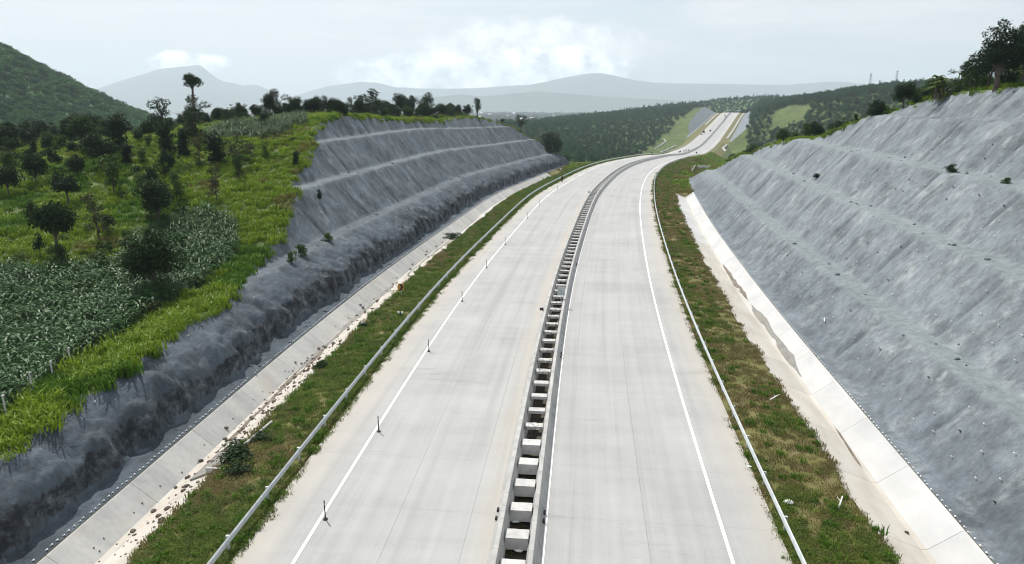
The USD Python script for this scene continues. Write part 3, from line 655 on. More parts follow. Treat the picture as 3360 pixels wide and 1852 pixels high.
STRIPS = (1.2, 2.46, 6.08, 9.72, 12.62)
for side in (-1, 1):
    r = group_of('road', kind='structure', label='pale concrete carriageway ' + ('left' if side < 0 else 'right') + ' of the median')
    for k in range(4):
        d0, d1 = sorted((side * STRIPS[k], side * STRIPS[k + 1]))
        if side > 0 and k == 3:
            d1 = 12.36
        for s0 in np.arange(-20, 125, 5.0):
            m_, u_ = slab_mesh(s0, s0 + 5, d0, d1)
            put('slab', m_, M['road'], r, uv=u_)
        m_, u_ = slab_mesh(125, 1112, d0, d1, n=250, gap=0.004)
        put('far_slabs', m_, M['road'], r, uv=u_, kind='stuff')


def ribbon(sv, d0, d1, h, name, mat, parent='/World', **kw):
    a, b = xyz(sv, d0, h), xyz(sv, d1, h)
    n = len(sv)
    v = np.vstack([a, b])
    i = np.arange(n - 1)
    f = np.stack([i, n + i, n + i + 1, i + 1], 1)
    uv = np.vstack([np.stack([sv, np.broadcast_to(d0, n)], 1), np.stack([sv, np.broadcast_to(d1, n)], 1)])
    return put(name, (v, f), mat, parent, uv=uv, **kw)


SL = np.concatenate([np.arange(-20, 250, 2.0), np.arange(250, 1113, 5.0)])
ribbon(SL, -9.90, -9.74, 0.004, 'edge_line', M['white'], kind='structure', label='white edge line painted on the left carriageway')
ribbon(SL, 9.64, 9.80, 0.004, 'edge_line', M['white'], kind='structure', label='white edge line painted on the right carriageway')

# ------------------------------------------------------------------ median: two barrier walls tied by cross beams
PITCH_M = 2.167
PROFILE = np.array([(1.20, 0), (1.14, .09), (1.00, .32), (.90, .83), (.88, .85), (.69, .85), (.67, .83), (.60, .32), (.52, .05), (.52, -1.25), (1.20, -1.25)])


def swept(prof, sv, side=1.0, close=True):
    n, k = len(sv), len(prof)
    v = np.concatenate([xyz(np.full(k, s), prof[:, 0] * side, prof[:, 1]) for s in sv])
    f = []
    for i in range(n - 1):
        for j in range(k):
            a, b = i * k + j, i * k + (j + 1) % k
            f.append([a, b, b + k, a + k])
    from shapely.geometry import Polygon
    tv, tf = trimesh.creation.triangulate_polygon(Polygon(prof), engine='earcut')
    idx = np.array([np.argmin(((prof - t) ** 2).sum(1)) for t in tv])
    caps = np.vstack([idx[tf], idx[tf][:, ::-1] + (n - 1) * k])
    q = np.array(f)
    f = np.vstack([q[:, [0, 1, 2]], q[:, [0, 2, 3]], caps])
    m = trimesh.Trimesh(v, f, process=False)
    if m.volume < 0:
        m.invert()
    return m


md = group_of('median_barrier', label='two concrete barrier walls joined by cross beams along the middle of the road', cat='median barrier')
for side in (-1, 1):
    for k in range(-5, 88):
        s0 = 1.2 + k * PITCH_M
        put('wall_segment', swept(PROFILE, np.array([s0 + 0.008, s0 + PITCH_M - 0.008]), side), M['barrier'], md)
    far = np.concatenate([np.arange(1.2 + 88 * PITCH_M, 640, 6.0), np.arange(640, 1112, 12.0)])
    put('far_wall_segments', swept(PROFILE, far, side), M['barrier'], md, kind='stuff')
rng = np.random.default_rng(5)


def beam_mesh(s0, seed, rough):
    m = trimesh.creation.box((1.08, 0.52 if s0 > 13 else 0.70, 0.20 if s0 > 13 else 0.62))
    m = m.subdivide().subdivide() if rough else m
    v = np.array(m.vertices)
    if rough:
        v = v + 0.05 * (np.stack([n3(v[:, 0] + seed, v[:, 1] + v[:, 2], 4, 4, 50 + i) for i in range(3)], 1)) * [1, 1.2, 1.4]
    s, d, h = s0 + v[:, 1] + 0.37, v[:, 0], v[:, 2] + (0.33 if s0 > 13 else 0.12)
    return trimesh.Trimesh(xyz(s, d, h), m.faces, process=False)


for k in range(-5, 88):
    s0 = 2.56 + k * PITCH_M - 0.02
    rough = 5 <= k <= 60 and k not in (6, 7, 8)
    put('cross_beam', beam_mesh(s0, k * 1.7, rough), M['beam_rough'] if rough else M['beam'], md)
put('far_cross_beams', cat([beam_mesh(2.56 + k * PITCH_M, 0, False) for k in range(88, 430, 1)]), M['beam'], md, kind='stuff')
ribbon(SL, -.62, .62, np.interp(SL, [11, 15], [-.42, -1.05]), 'median_soil', M['soil'], kind='structure', label='brown soil between the median barrier walls')
ribbon(SL, 1.205, 1.32, 0.02, 'gutter_strip', M['white'], md)
for s0, side in ((4.4, -1), (5.1, -1), (4.4, 1), (5.1, 1), (26.0, 1), (26.7, 1), (57.0, 1), (57.7, 1)):
    b = trimesh.creation.box((0.10, 0.24, 0.12))
    v = np.array(b.vertices)
    put('drain_spout', trimesh.Trimesh(xyz(s0 + v[:, 1], side * 1.17 + v[:, 0], 0.16 + v[:, 2]), b.faces, process=False), M['dark'], md)

# ------------------------------------------------------------------ side channels
LIN = {-1: ((17.30, -.26), (19.55, -1.26), (19.95, -1.26), (21.32, -.16), (21.45, -.12)), 1: ((16.95, -.26), (19.45, -1.26), (19.75, -1.26), (21.15, -.16), (21.32, -.10))}


def panel(s0, s1, pa, pb, side, n=2, thick=0.10, gap=0.012):
    sv = np.linspace(s0 + gap, s1 - gap, n + 1)
    a, b = xyz(sv, side * pa[0], pa[1]), xyz(sv, side * pb[0], pb[1])
    m = n + 1
    v = np.vstack([a, b, a - [0, 0, thick], b - [0, 0, thick]])
    f = []
    for i in range(n):
        f += [[i, m + i, m + i + 1, i + 1], [2 * m + i, i, i + 1, 2 * m + i + 1], [m + i, 3 * m + i, 3 * m + i + 1, m + i + 1]]
    f += [[0, 2 * m, 3 * m, m], [n, m + n, 3 * m + n, 2 * m + n]]
    f = np.array(f)
    if side < 0:
        f = f[:, ::-1]
    uv = np.vstack([np.stack([sv, np.full(m, side * p_[0])], 1) for p_ in (pa, pb, pa, pb)])
    return (v, f), uv


chan = {}
for side in (-1, 1):
    end = DITCH_END_L if side < 0 else DITCH_END_R
    ch = group_of('drainage_channel', label=('concrete lined channel at the foot of the dark left cutting, littered with stones' if side < 0 else 'clean white concrete channel at the foot of the right cutting'), cat='drainage channel')
    chan[side] = ch
    L = LIN[side]
    inner, outer = (M['lining_sand'], M['lining']) if side < 0 else (M['lining_sand'], M['lining_white'])
    for s0 in np.arange(-18, end, 6.0):
        s1 = min(s0 + 6.0, end)
        far = s0 > 75
        for i, mt in ((0, M['lining_white'] if far else inner), (1, inner), (2, M['lining_white'] if (far and side > 0) else outer), (3, outer)):
            m_, u_ = panel(s0, s1, L[i], L[i + 1], side)
            put('lining_panel', m_, mt, ch, uv=u_)


def peg_mesh(s, d, h, r, ln, tilt_d, tilt_s, sides=6):
    a = xyz(s, d, h)
    return rod(a, a + np.array([tilt_d * math.cos(heading(s)) + tilt_s * math.sin(heading(s)), -tilt_d * math.sin(heading(s)) + tilt_s * math.cos(heading(s)), ln]), r, sides=sides)


rng = np.random.default_rng(11)
for side, step, a0 in ((-1, 0.36, 21.62), (1, 0.46, 21.46)):
    near, rest = [], []
    for s in np.arange(-3, (DITCH_END_L if side < 0 else DITCH_END_R) - 2, step):
        if rng.random() < 0.05:
            continue
        g, _ = formed(s, side * a0)
        m_ = peg_mesh(s + rng.normal(0, .04), side * (a0 + rng.normal(0, .02)), float(g) - 0.02, 0.035 + 0.012 * rng.random(), 0.09, -side * 0.10, rng.normal(0, .02), 5)
        (near if len(near) < 130 else rest).append(m_)
    for m_ in near:
        put('drain_peg', m_, M['pipe'], chan[side])
    put('far_drain_pegs', cat(rest), M['pipe'], chan[side], kind='stuff')


# dried mud and stones washed into the channels
def strip_of_mud(side, s0, s1, c, w, seed, mat, name, label, h0=0.014, step=0.25):
    sv = np.arange(s0, s1, step)
    L = np.array(LIN[side])
    t = (sv - s0) / (s1 - s0)
    env = np.minimum(1, np.minimum(t, 1 - t) * 7)
    ctr = c + 0.5 * n3(sv, sv * 0, 0.10, 1, seed)
    wl = env * w * np.clip(0.6 + 1.6 * n3(sv, sv * 0, 0.45, 1, seed + 1), 0.08, 2)
    wr = env * w * np.clip(0.6 + 1.6 * n3(sv, sv * 0, 0.45, 1, seed + 2), 0.08, 2)
    rows = []
    for k in np.linspace(-1, 1, 7):
        a = ctr + np.where(k < 0, k * wl, k * wr)
        lift = h0 + 0.025 * (1 - k * k) * env + 0.015 * n3(sv, a, 2, 2, seed + 3) - (0.05 if abs(k) == 1 else 0)
        rows.append(xyz(sv, side * a, np.interp(a, L[:, 0], L[:, 1]) + lift))
    v = np.stack(rows, 1).reshape(-1, 3)
    put(name, (v, grid_faces(len(sv), 7, flip=side > 0)), mat, smooth=True, kind='stuff', label=label, cat='mud')


strip_of_mud(-1, 2, 12, 19.6, 0.35, 201, M['sand'], 'dried_sand', 'pale sand lying along the bottom of the left channel')
strip_of_mud(-1, 11, 30, 19.5, 0.50, 205, M['mud'], 'dried_mud', 'brown dried mud and clods along the bottom of the left channel')
strip_of_mud(-1, 22, 52, 19.75, 0.42, 209, M['mud_grey'], 'grey_silt', 'grey silt ribbon winding along the left channel')
strip_of_mud(-1, 52, 100, 19.6, 0.45, 213, M['mud_grey'], 'grey_silt', 'grey silt ribbon in the far part of the left channel')
strip_of_mud(-1, 8, 58, 18.45, 0.34, 217, M['sand'], 'sand_drift', 'pale sand drifted on the verge side of the left channel', 0.015)
strip_of_mud(1, 27, 47, 19.9, 0.42, 221, M['mud_grey'], 'grey_silt', 'grey silt with a rusty edge in the right channel, upper patch')
strip_of_mud(1, 48, 66, 19.9, 0.36, 225, M['mud'], 'brown_silt', 'rusty brown silt in the right channel')
strip_of_mud(1, 13.5, 18.8, 19.62, 0.14, 229, M['mud'], 'thin_silt', 'thin dark silt streak in the near right channel')


def stone(r, seed):
    m = trimesh.creation.icosphere(1, 1.0)
    v = np.array(m.vertices)
    v = v * (1 + 0.5 * n3(v[:, 0] + seed, v[:, 1] + 2 * v[:, 2], 1.3, 1.3, seed % 17))[:, None] * [1, 0.8, 0.6] * r
    return v, np.array(m.faces)


rng = np.random.default_rng(21)
st_near, st_rest = [], []
Ll = np.array(LIN[-1])
for k in range(560):
    s = rng.choice([rng.uniform(1, 9), rng.uniform(8, 30), rng.uniform(20, 75)], p=[.15, .5, .35])
    a = np.clip(rng.normal(19.0, 0.75), 17.35, 20.4)
    r = 0.05 + 0.14 * rng.random() ** 3
    v, f = stone(r, k)
    z = float(np.interp(a, Ll[:, 0], Ll[:, 1]))
    c, sn = math.cos(k), math.sin(k)
    v = v @ np.array([[c, sn, 0], [-sn, c, 0], [0, 0, 1]]) + xyz(s, -a, z + 0.25 * r)
    (st_near if (r > 0.115) else st_rest).append((r, trimesh.Trimesh(v, f, process=False)))
sg = group_of('washed_stones', label='brown stones and clods scattered over the bottom of the left channel', cat='stones', kind='stuff')
for r, m_ in st_near[:120]:
    put('stone', m_, M['rock'], sg)
put('small_stones', cat([m_ for r, m_ in st_rest]), M['rock'], sg, kind='stuff')

# ------------------------------------------------------------------ guard rails
W_PROFILE = np.array([(0.0, .80), (.045, .765), (.075, .72), (.045, .66), (.015, .635), (.045, .61), (.075, .55), (.045, .50), (0.0, .47), (-.012, .475), (.03, .515), (.058, .55), (.03, .60), (-.004, .635), (.03, .67), (.058, .72), (.03, .755), (-.012, .795)])


def guard_rail(d, s_end, face, label):
    g = group_of('guard_rail', label=label, cat='guard rail')
    prof = np.stack([d + face * W_PROFILE[:, 0], W_PROFILE[:, 1]], 1)
    starts = list(np.arange(-20, 120, 4.0)) + list(np.arange(120, s_end, 16.0))
    for i, s0 in enumerate(starts):
        s1 = starts[i + 1] if i + 1 < len(starts) else s_end
        m_ = swept(prof, np.linspace(s0 + 0.004, s1 - 0.004, 2 if s1 - s0 < 5 else 5), 1.0)
        put('rail', m_, M['steel'], g)
    for i, s0 in enumerate(np.arange(-19, min(s_end, 330), 4.0)):
        dd = d - face * 0.11
        b = trimesh.creation.box((0.12, 0.10, 1.15))
        v = np.array(b.vertices)
        put('post', trimesh.Trimesh(xyz(s0 + v[:, 1], dd + v[:, 0], v[:, 2] + 0.2), b.faces, process=False), M['steel'], g)
        b = trimesh.creation.box((0.10, 0.09, 0.28))
        v = np.array(b.vertices)
        put('spacer', trimesh.Trimesh(xyz(s0 + v[:, 1], d - face * 0.03 + v[:, 0], v[:, 2] + 0.64), b.faces, process=False), M['steel'], g)
    return g


guard_rail(-13.0, 720.0, 1, 'galvanised guard rail on the left verge, running to the far hill')
guard_rail(12.55, 640.0, -1, 'galvanised guard rail on the right verge, round the bend')

# ------------------------------------------------------------------ weep pipes and joints on the right slope
rng = np.random.default_rng(31)
cut_right, cut_left = '/World/cut_slope_001', '/World/cut_slope'
for side, parent, bands, n_s in ((1, cut_right, ((22.8, 25.0), (27.6, 30.4), (33.0, 35.6), (38.3, 41.0)), (2, 62)), (-1, cut_left, ((24.6, 26.2), (29.0, 32.0), (34.6, 37.2)), (4, 120))):
    cnt = 0
    for bi, (a0, a1) in enumerate(bands):
        rows = 3 if side > 0 else 1
        for r_ in range(rows):
            for s in np.arange(n_s[0], n_s[1], 2.3 if side > 0 else 5.0):
                if rng.random() < 0.18 or cnt > 255:
                    continue
                a = a0 + (a1 - a0) * (r_ + 0.5 + rng.normal(0, .15)) / rows
                s_ = s + (1.1 if r_ % 2 else 0) + rng.normal(0, .2)
                g, isc = formed(s_, side * a)
                if not isc:
                    continue
                put('weep_pipe', peg_mesh(s_, side * a, float(g) - 0.03, 0.038, 0.12, -side * 0.14, 0, 6), M['pipe'] if rng.random() < .85 else M['dark'], parent)
                cnt += 1

# ------------------------------------------------------------------ plants
def quads_to_tris(c, u, w, n, L, B, bend=0.15):
    """Leaf rhombs: centre c, axis u, side w, normal n, length L, breadth B (arrays)."""
    L, B = np.asarray(L)[:, None], np.asarray(B)[:, None]
    a, b = c - u * L / 2, c + u * L / 2
    m = c - u * L * 0.05 + n * L * bend
    v = np.stack([a, m + w * B / 2, b, m - w * B / 2], 1).reshape(-1, 3)
    i = np.arange(len(c))[:, None] * 4
    f = np.concatenate([i + [0, 1, 2], i + [0, 2, 3]], 1).reshape(-1, 3)
    return v, f


def unit(v):
    return v / np.maximum(np.linalg.norm(v, axis=-1, keepdims=True), 1e-9)


def leaf_clumps(rng, clumps, per, size, flat=0.75):
    """Leaves spread through ball-shaped clumps (x, y, z, r)."""
    cl = np.asarray(clumps, float)
    cnt = np.maximum(6, (per * cl[:, 3] ** 2).astype(int))
    idx = np.repeat(np.arange(len(cl)), cnt)
    n = len(idx)
    dirs = unit(rng.normal(size=(n, 3)))
    rad = cl[idx, 3] * rng.random(n) ** 0.28
    c = cl[idx, :3] + dirs * rad[:, None] * [1, 1, flat]
    c = c + 0.25 * cl[idx, 3][:, None] * rng.normal(size=(n, 3)) * 0.35
    nrm = unit(dirs * 0.6 + rng.normal(size=(n, 3)) * 0.6 + [0, 0, 0.45])
    u = unit(np.cross(nrm, rng.normal(size=(n, 3))))
    w = np.cross(nrm, u)
    L = size * rng.uniform(0.6, 1.35, n)
    return quads_to_tris(c, u, w, nrm, L, L * rng.uniform(0.45, 0.8, n))


def limbs(rng, base_r, base_h, targets, lean=0.0):
    """Tapered trunk with limbs running out to the clumps."""
    top = np.array([lean, 0, base_h])
    mid = np.array([lean * 0.3 + rng.normal(0, .04), rng.normal(0, .04), base_h * 0.5])
    ms = [rod((0, 0, -0.3), mid, base_r * 1.2, base_r, 8), rod(mid, top, base_r, base_r * 0.8, 8)]
    for t in targets:
        t = np.asarray(t[:3], float)
        k = top + (t - top) * 0.55 + np.array([0, 0, 0.12 * np.linalg.norm(t - top)])
        if np.linalg.norm(t - top) < 0.15:
            continue
        r = base_r * 0.55
        ms += [rod(top - [0, 0, 0.1], k, r, r * 0.7, 6), rod(k, t, r * 0.7, r * 0.25, 5)]
    return cat(ms)


def shell_clumps(rng, n, cz, rx, rz, r0, r1, inner=0.35):
    out = []
    while len(out) < n:
        d = unit(rng.normal(size=3))
        if d[2] < -0.75:
            continue
        k = rng.uniform(inner, 1.0)
        out.append((d[0] * rx * k, d[1] * rx * k, cz + d[2] * rz * k, rng.uniform(r0, r1)))
    return out


def make_plant(kind, seed):
    """(trunk mesh or None, crown mesh, height, width, leaf material)"""
    rng = np.random.default_rng(seed)
    mat, size, per = 'leaf_dark', 0.23, 230
    if kind == 'round':
        cl = shell_clumps(rng, 34, 2.5, 1.3, 1.55, .45, .9, .2) + [(rng.normal(0, .9), rng.normal(0, .9), rng.uniform(1.2, 3.9), rng.uniform(.35, .6)) for _ in range(6)]
        tr, H, W = limbs(rng, .11, .9, cl[:7]), 4.7, 4.1
    elif kind == 'spread':
        cl = shell_clumps(rng, 26, 2.3, 1.4, .75, .42, .7)
        tr, H, W = limbs(rng, .11, 1.4, cl[:8]), 3.5, 3.7
    elif kind == 'column':
        cl = [(rng.normal(0, .32), rng.normal(0, .32), z, rng.uniform(.45, .75)) for z in np.linspace(.45, 3.5, 20)] + [(rng.normal(0, .6), rng.normal(0, .6), rng.uniform(1.0, 3.2), rng.uniform(.3, .45)) for _ in range(5)]
        tr, H, W = limbs(rng, .09, 2.2, cl[8:12]), 4.1, 2.2
    elif kind == 'small':
        cl = shell_clumps(rng, 12, 1.5, .42, .6, .28, .45)
        tr, H, W = limbs(rng, .05, 1.1, cl[:4]), 2.4, 1.3
        size = .2
    elif kind == 'sparse':
        cl = [(math.cos(a) * r, math.sin(a) * r, z, rng.uniform(.28, .5)) for a, r, z in zip(rng.random(16) * 6.28, rng.uniform(.2, 1.0, 16), rng.uniform(.9, 4.2, 16))]
        tr, H, W, mat, per = limbs(rng, .07, 2.0, cl), 4.6, 2.4, 'leaf_olive', 190
    elif kind == 'light':
        cl = [(math.cos(a) * r, math.sin(a) * r, z, rng.uniform(.3, .6)) for a, r, z in zip(rng.random(18) * 6.28, rng.uniform(.1, 1.0, 18), rng.uniform(.4, 3.8, 18))]
        tr, H, W, mat, per, size = limbs(rng, .06, 1.6, cl[:9]), 4.2, 2.6, 'leaf_mid', 200, .24
    elif kind == 'bush':
        cl = [(math.cos(a) * r, math.sin(a) * r, z, rng.uniform(.35, .6)) for a, r, z in zip(rng.random(14) * 6.28, rng.uniform(.0, .75, 14), rng.uniform(.25, 1.45, 14))]
        tr, H, W, mat = limbs(rng, .05, .5, cl[:5]), 1.95, 2.3, 'leaf_dark'
    elif kind == 'tall':
        cl = shell_clumps(rng, 20, 7.1, 1.05, .75, .4, .7) + [(rng.normal(0, .4), rng.normal(0, .4), z, rng.uniform(.45, .75)) for z in np.linspace(.6, 3.9, 13)]
        tr, H, W = limbs(rng, .15, 6.4, cl[:8], .35), 8.2, 2.7
        cl = [(x + .35, y, z, r) if z > 5 else (x, y, z, r) for x, y, z, r in cl]
    elif kind == 'tall2':
        cl = [(rng.normal(0, .42), rng.normal(0, .42), z, rng.uniform(.5, .75)) for z in (1.4, 1.8, 2.3, 2.7, 3.0, 3.3, 3.6, 3.85)]
        tr, H, W = limbs(rng, .10, 1.9, cl), 4.4, 2.2
    elif kind == 'twin':
        cl = [(-.9, .1, 3.7, .8), (-1.15, -.2, 4.4, .65), (-.5, .2, 4.6, .6), (.85, 0, 4.2, .85), (1.2, .2, 3.5, .7), (.7, -.1, 4.8, .6), (.2, .1, 3.0, .8), (-.6, .2, 2.8, .75), (.4, .2, 2.4, .7), (.1, 0, 1.9, .5)]
        tr, H, W = limbs(rng, .14, 1.9, cl[:6]), 5.5, 3.8
    elif kind == 'bigbush':
        cl = shell_clumps(rng, 40, 2.2, 2.6, 2.2, .6, 1.1) + [(rng.normal(0, 1.6), rng.normal(0, 1.6), .7, .8) for _ in range(10)]
        tr, H, W, per, size = limbs(rng, .2, 1.6, cl[:8]), 5.2, 6.6, 130, .32
    elif kind == 'big':
        cl = shell_clumps(rng, 60, 3.7, 2.05, 2.6, .45, .85, .25) + [(rng.normal(-.6, .3), 0, 6.3, .6), (.3, .3, 6.6, .5), (-1.9, .2, 4.9, .55), (2.1, -.2, 5.3, .55), (-2.2, .4, 3.6, .5)]
        tr, H, W, per, size = limbs(rng, .24, 1.3, cl[:14]), 7.1, 5.2, 210, .22
    elif kind in ('banana', 'palmy'):
        v, f, n0 = [], [], 0
        stems = [(rng.normal(0, .8), rng.normal(0, .6), rng.uniform(.8, 2.3)) for _ in range(9 if kind == 'banana' else 3)]
        for sx, sy, sh in stems:
            for k in range(8 if kind == 'banana' else 16):
                a, L, wd = rng.random() * 6.28, rng.uniform(1.1, 1.9), rng.uniform(.32, .5) if kind == 'banana' else .16
                up = rng.uniform(.45, 1.3)
                t = np.linspace(0, 1, 6)
                rr, zz = L * t * math.cos(up) * (1 + .25 * t), sh + L * t * math.sin(up) - 0.75 * L * t ** 2.2
                cx, cy = sx + rr * math.cos(a), sy + rr * math.sin(a)
                wv = wd * np.sin(np.pi * (0.08 + .90 * t)) * .5
                px, py = -math.sin(a), math.cos(a)
                v += [np.stack([cx + px * wv, cy + py * wv, zz - .08 * wv], 1), np.stack([cx, cy, zz + .06], 1), np.stack([cx - px * wv, cy - py * wv, zz - .08 * wv], 1)]
                for i in range(5):
                    for j in (0, 6):
                        f += [[n0 + j + i, n0 + j + i + 1, n0 + j + i + 7], [n0 + j + i, n0 + j + i + 7, n0 + j + i + 6]]
                n0 += 18
        cl = [(rng.normal(0, 1.1), rng.normal(0, .6), rng.uniform(.4, 1.4), .5) for _ in range(10)]
        lv, lf = leaf_clumps(rng, cl, 80, .25)
        V = np.vstack(v + [lv])
        Fa = np.vstack([np.array(f), lf + n0])
        tr = cat([rod((sx, sy, -.3), (sx, sy, sh + .1), .10, .07, 7) for sx, sy, sh in stems])
        return tr, (V, Fa), 4.0, 4.2, 'leaf_light' if kind == 'banana' else 'leaf_mid'
    v, f = leaf_clumps(rng, cl, per, size)
    return tr, (v, f), H, W, mat


VARIANTS = {'round': (3, 'leaf_dark'), 'spread': (2, None), 'column': (3, None), 'small': (2, None), 'sparse': (2, None), 'light': (2, None), 'bush': (3, None), 'tall': (1, None), 'tall2': (2, None), 'twin': (1, None), 'bigbush': (1, None), 'big': (2, None), 'banana': (1, None), 'palmy': (1, None)}
KIND = {}
stage.CreateClassPrim('/_plants')
for k_, (nv, _m) in VARIANTS.items():
    for i in range(nv):
        tr, cr, H, W, mt = make_plant(k_, 300 + 17 * len(KIND))
        cp = '/_plants/%s_%d' % (k_, i)
        UsdGeom.Xform.Define(stage, cp)
        usdkit.mesh(stage, cp + '/trunk', tr, M['bark'], smooth=50)
        usdkit.mesh(stage, cp + '/crown', cr, M['leaf_mid' if (k_, i) in (('round', 2), ('column', 1), ('bush', 2), ('spread', 1)) else mt])
        KIND[(k_, i)] = (cp, H, W)

TREES = [
    (-38.1, 72.9, 4.8, 4.0, 'round'), (-29.6, 54.8, 5.5, 4.5, 'round'), (-42.3, 62.3, 5.5, 3.5, 'spread'), (-42.0, 68.3, 4.5, 2.2, 'sparse'), (-41.9, 69.8, 2.0, 1.2, 'small'), (-50.8, 77.9, 3.3, 3.2, 'spread'),
    (-59.6, 85.9, 4.1, 3.2, 'round'), (-60.0, 81.4, 3.3, 3.1, 'round'), (-52.0, 73.3, 1.8, 1.6, 'bush'), (-48.0, 82.5, 4.3, 3.1, 'light'), (-54.0, 90.7, 4.7, 4.5, 'round'), (-57.1, 101.1, 4.5, 2.8, 'column'),
    (-49.3, 99.1, 4.0, 2.1, 'column'), (-46.2, 97.8, 3.5, 2.0, 'column'), (-48.3, 106.4, 8.2, 2.7, 'tall'), (-71.6, 151.4, 3.3, 1.9, 'small'), (-66.6, 151.2, 3.1, 1.5, 'small'), (-45.7, 87.2, 2.2, 2.0, 'bush'),
    (-45.0, 90.0, 3.0, 2.2, 'round'), (-39.6, 80.7, 4.3, 2.0, 'light'), (-34.5, 79.6, 4.4, 2.0, 'sparse'), (-40.1, 93.9, 3.6, 2.6, 'column'), (-42.4, 93.9, 3.9, 1.9, 'sparse'), (-36.1, 91.0, 3.7, 2.9, 'sparse'),
    (-33.9, 95.0, 2.3, 1.2, 'light'), (-28.5, 91.2, 1.8, 1.0, 'column'), (-34.7, 87.4, 2.9, 1.8, 'light'), (-35.9, 95.2, 2.3, 1.6, 'sparse'), (-50.3, 94.2, 2.2, 1.9, 'light'), (-60.4, 97.9, 2.0, 2.0, 'light'),
    (-64.6, 102.3, 1.8, 2.1, 'round'), (-72.6, 108.9, 2.6, 2.2, 'round'), (-84.6, 121.9, 3.6, 3.3, 'round'), (-75.3, 104.7, 3.1, 2.7, 'spread'), (-63.9, 96.3, 2.6, 2.2, 'bush'), (-54.9, 83.4, 2.8, 1.7, 'bush'),
    (-40.0, 59.1, 2.7, 0.8, 'small'), (-44.3, 62.7, 2.3, 0.9, 'small'), (-101.1, 161.0, 2.8, 2.1, 'round'), (-93.9, 167.1, 2.8, 2.3, 'round'), (-85.7, 157.3, 2.3, 1.5, 'small'), (-84.3, 157.2, 2.1, 3.1, 'bush'),
    (-76.4, 148.8, 2.4, 2.1, 'bush'), (-78.4, 155.3, 2.1, 1.5, 'small'), (-50.6, 131.1, 3.2, 2.7, 'round'), (-46.5, 127.6, 2.5, 2.3, 'round'), (-44.7, 129.8, 4.1, 2.6, 'round'), (-43.0, 129.7, 4.4, 2.6, 'tall2'),
    (-39.9, 129.7, 3.2, 2.6, 'round'), (-36.3, 127.7, 2.9, 3.1, 'round'), (-34.6, 130.7, 3.3, 1.6, 'tall2'), (-29.9, 121.5, 2.4, 1.9, 'round'), (-53.0, 130.9, 2.3, 2.3, 'round'), (-55.8, 133.2, 2.7, 1.8, 'column'),
    (-48.0, 118.7, 1.7, 2.0, 'bush'), (-46.0, 118.2, 1.8, 1.9, 'bush'), (-47.9, 126.9, 1.4, 1.4, 'bush'), (-39.6, 112.0, 1.9, 1.4, 'column'), (-41.3, 119.9, 1.6, 1.6, 'bush'), (-40.7, 127.8, 2.2, 1.3, 'column'),
    (-50.9, 117.0, 2.1, 1.0, 'small'), (-56.8, 105.9, 1.9, 1.8, 'round'), (-68.8, 119.6, 2.5, 1.7, 'column'), (-62.0, 103.2, 2.1, 2.4, 'round'), (-52.7, 94.7, 2.3, 1.6, 'column'), (-49.5, 107.4, 2.2, 1.5, 'column'),
    (-56.7, 116.1, 2.0, 1.7, 'column'), (-52.8, 101.0, 2.1, 1.4, 'light'), (-29.4, 122.9, 1.9, 1.4, 'bush'), (-28.8, 127.2, 2.9, 1.5, 'tall2'), (-37.3, 185.9, 3.8, 3.9, 'round'), (-35.1, 188.6, 4.4, 4.5, 'round'),
    (-33.0, 190.0, 3.3, 2.7, 'bush'), (-30.7, 194.5, 6.0, 4.4, 'round'), (-27.4, 190.5, 5.2, 3.8, 'round'), (-24.5, 195.0, 4.4, 2.9, 'tall2'), (-22.8, 195.6, 4.6, 2.3, 'tall2'), (-20.8, 197.0, 2.6, 2.0, 'small'),
    (-18.3, 202.9, 3.0, 3.6, 'round'), (-15.1, 207.0, 1.8, 2.2, 'bush'), (-10.5, 213.1, 5.5, 3.7, 'twin'), (3.2, 242.1, 5.5, 3.8, 'twin'), (14.3, 253.3, 6.8, 8.4, 'bigbush'), (-3.1, 233.7, 1.9, 1.7, 'small'),
    (-33.7, 189.7, 1.3, 1.5, 'bush'), (-23.8, 175.4, 2.1, 1.5, 'bush'), (52.0, 76.3, 7.1, 5.2, 'big'), (54.6, 75.9, 7.4, 4.2, 'big'), (53.2, 87.0, 4.2, 4.2, 'banana'), (53.8, 83.4, 4.0, 3.0, 'palmy'),
    (53.4, 96.3, 3.7, 3.1, 'round'), (52.2, 100.6, 2.3, 2.7, 'bigbush'), (53.4, 91.6, 1.6, 1.1, 'column'), (53.0, 84.4, 1.1, 1.1, 'bush'), (52.8, 79.8, 1.7, 1.1, 'light'), (54.3, 77.4, 2.0, 1.8, 'bush'),
    (53.2, 83.3, 1.7, 1.1, 'light'), (53.3, 89.2, 1.5, 1.2, 'light'), (53.3, 93.5, 1.4, 0.9, 'bush'), (51.4, 104.9, 1.2, 0.8, 'column')]
NAME = {'round': 'round_tree', 'spread': 'spreading_tree', 'column': 'columnar_tree', 'small': 'young_tree', 'sparse': 'thin_tree', 'light': 'leafy_sapling', 'bush': 'bush', 'tall': 'tall_tree', 'tall2': 'lopped_tree', 'twin': 'forked_tree', 'bigbush': 'large_bush', 'big': 'large_tree', 'banana': 'banana_clump', 'palmy': 'palm'}
CAT = {'bush': 'bush', 'bigbush': 'bush', 'banana': 'plant', 'palmy': 'palm'}
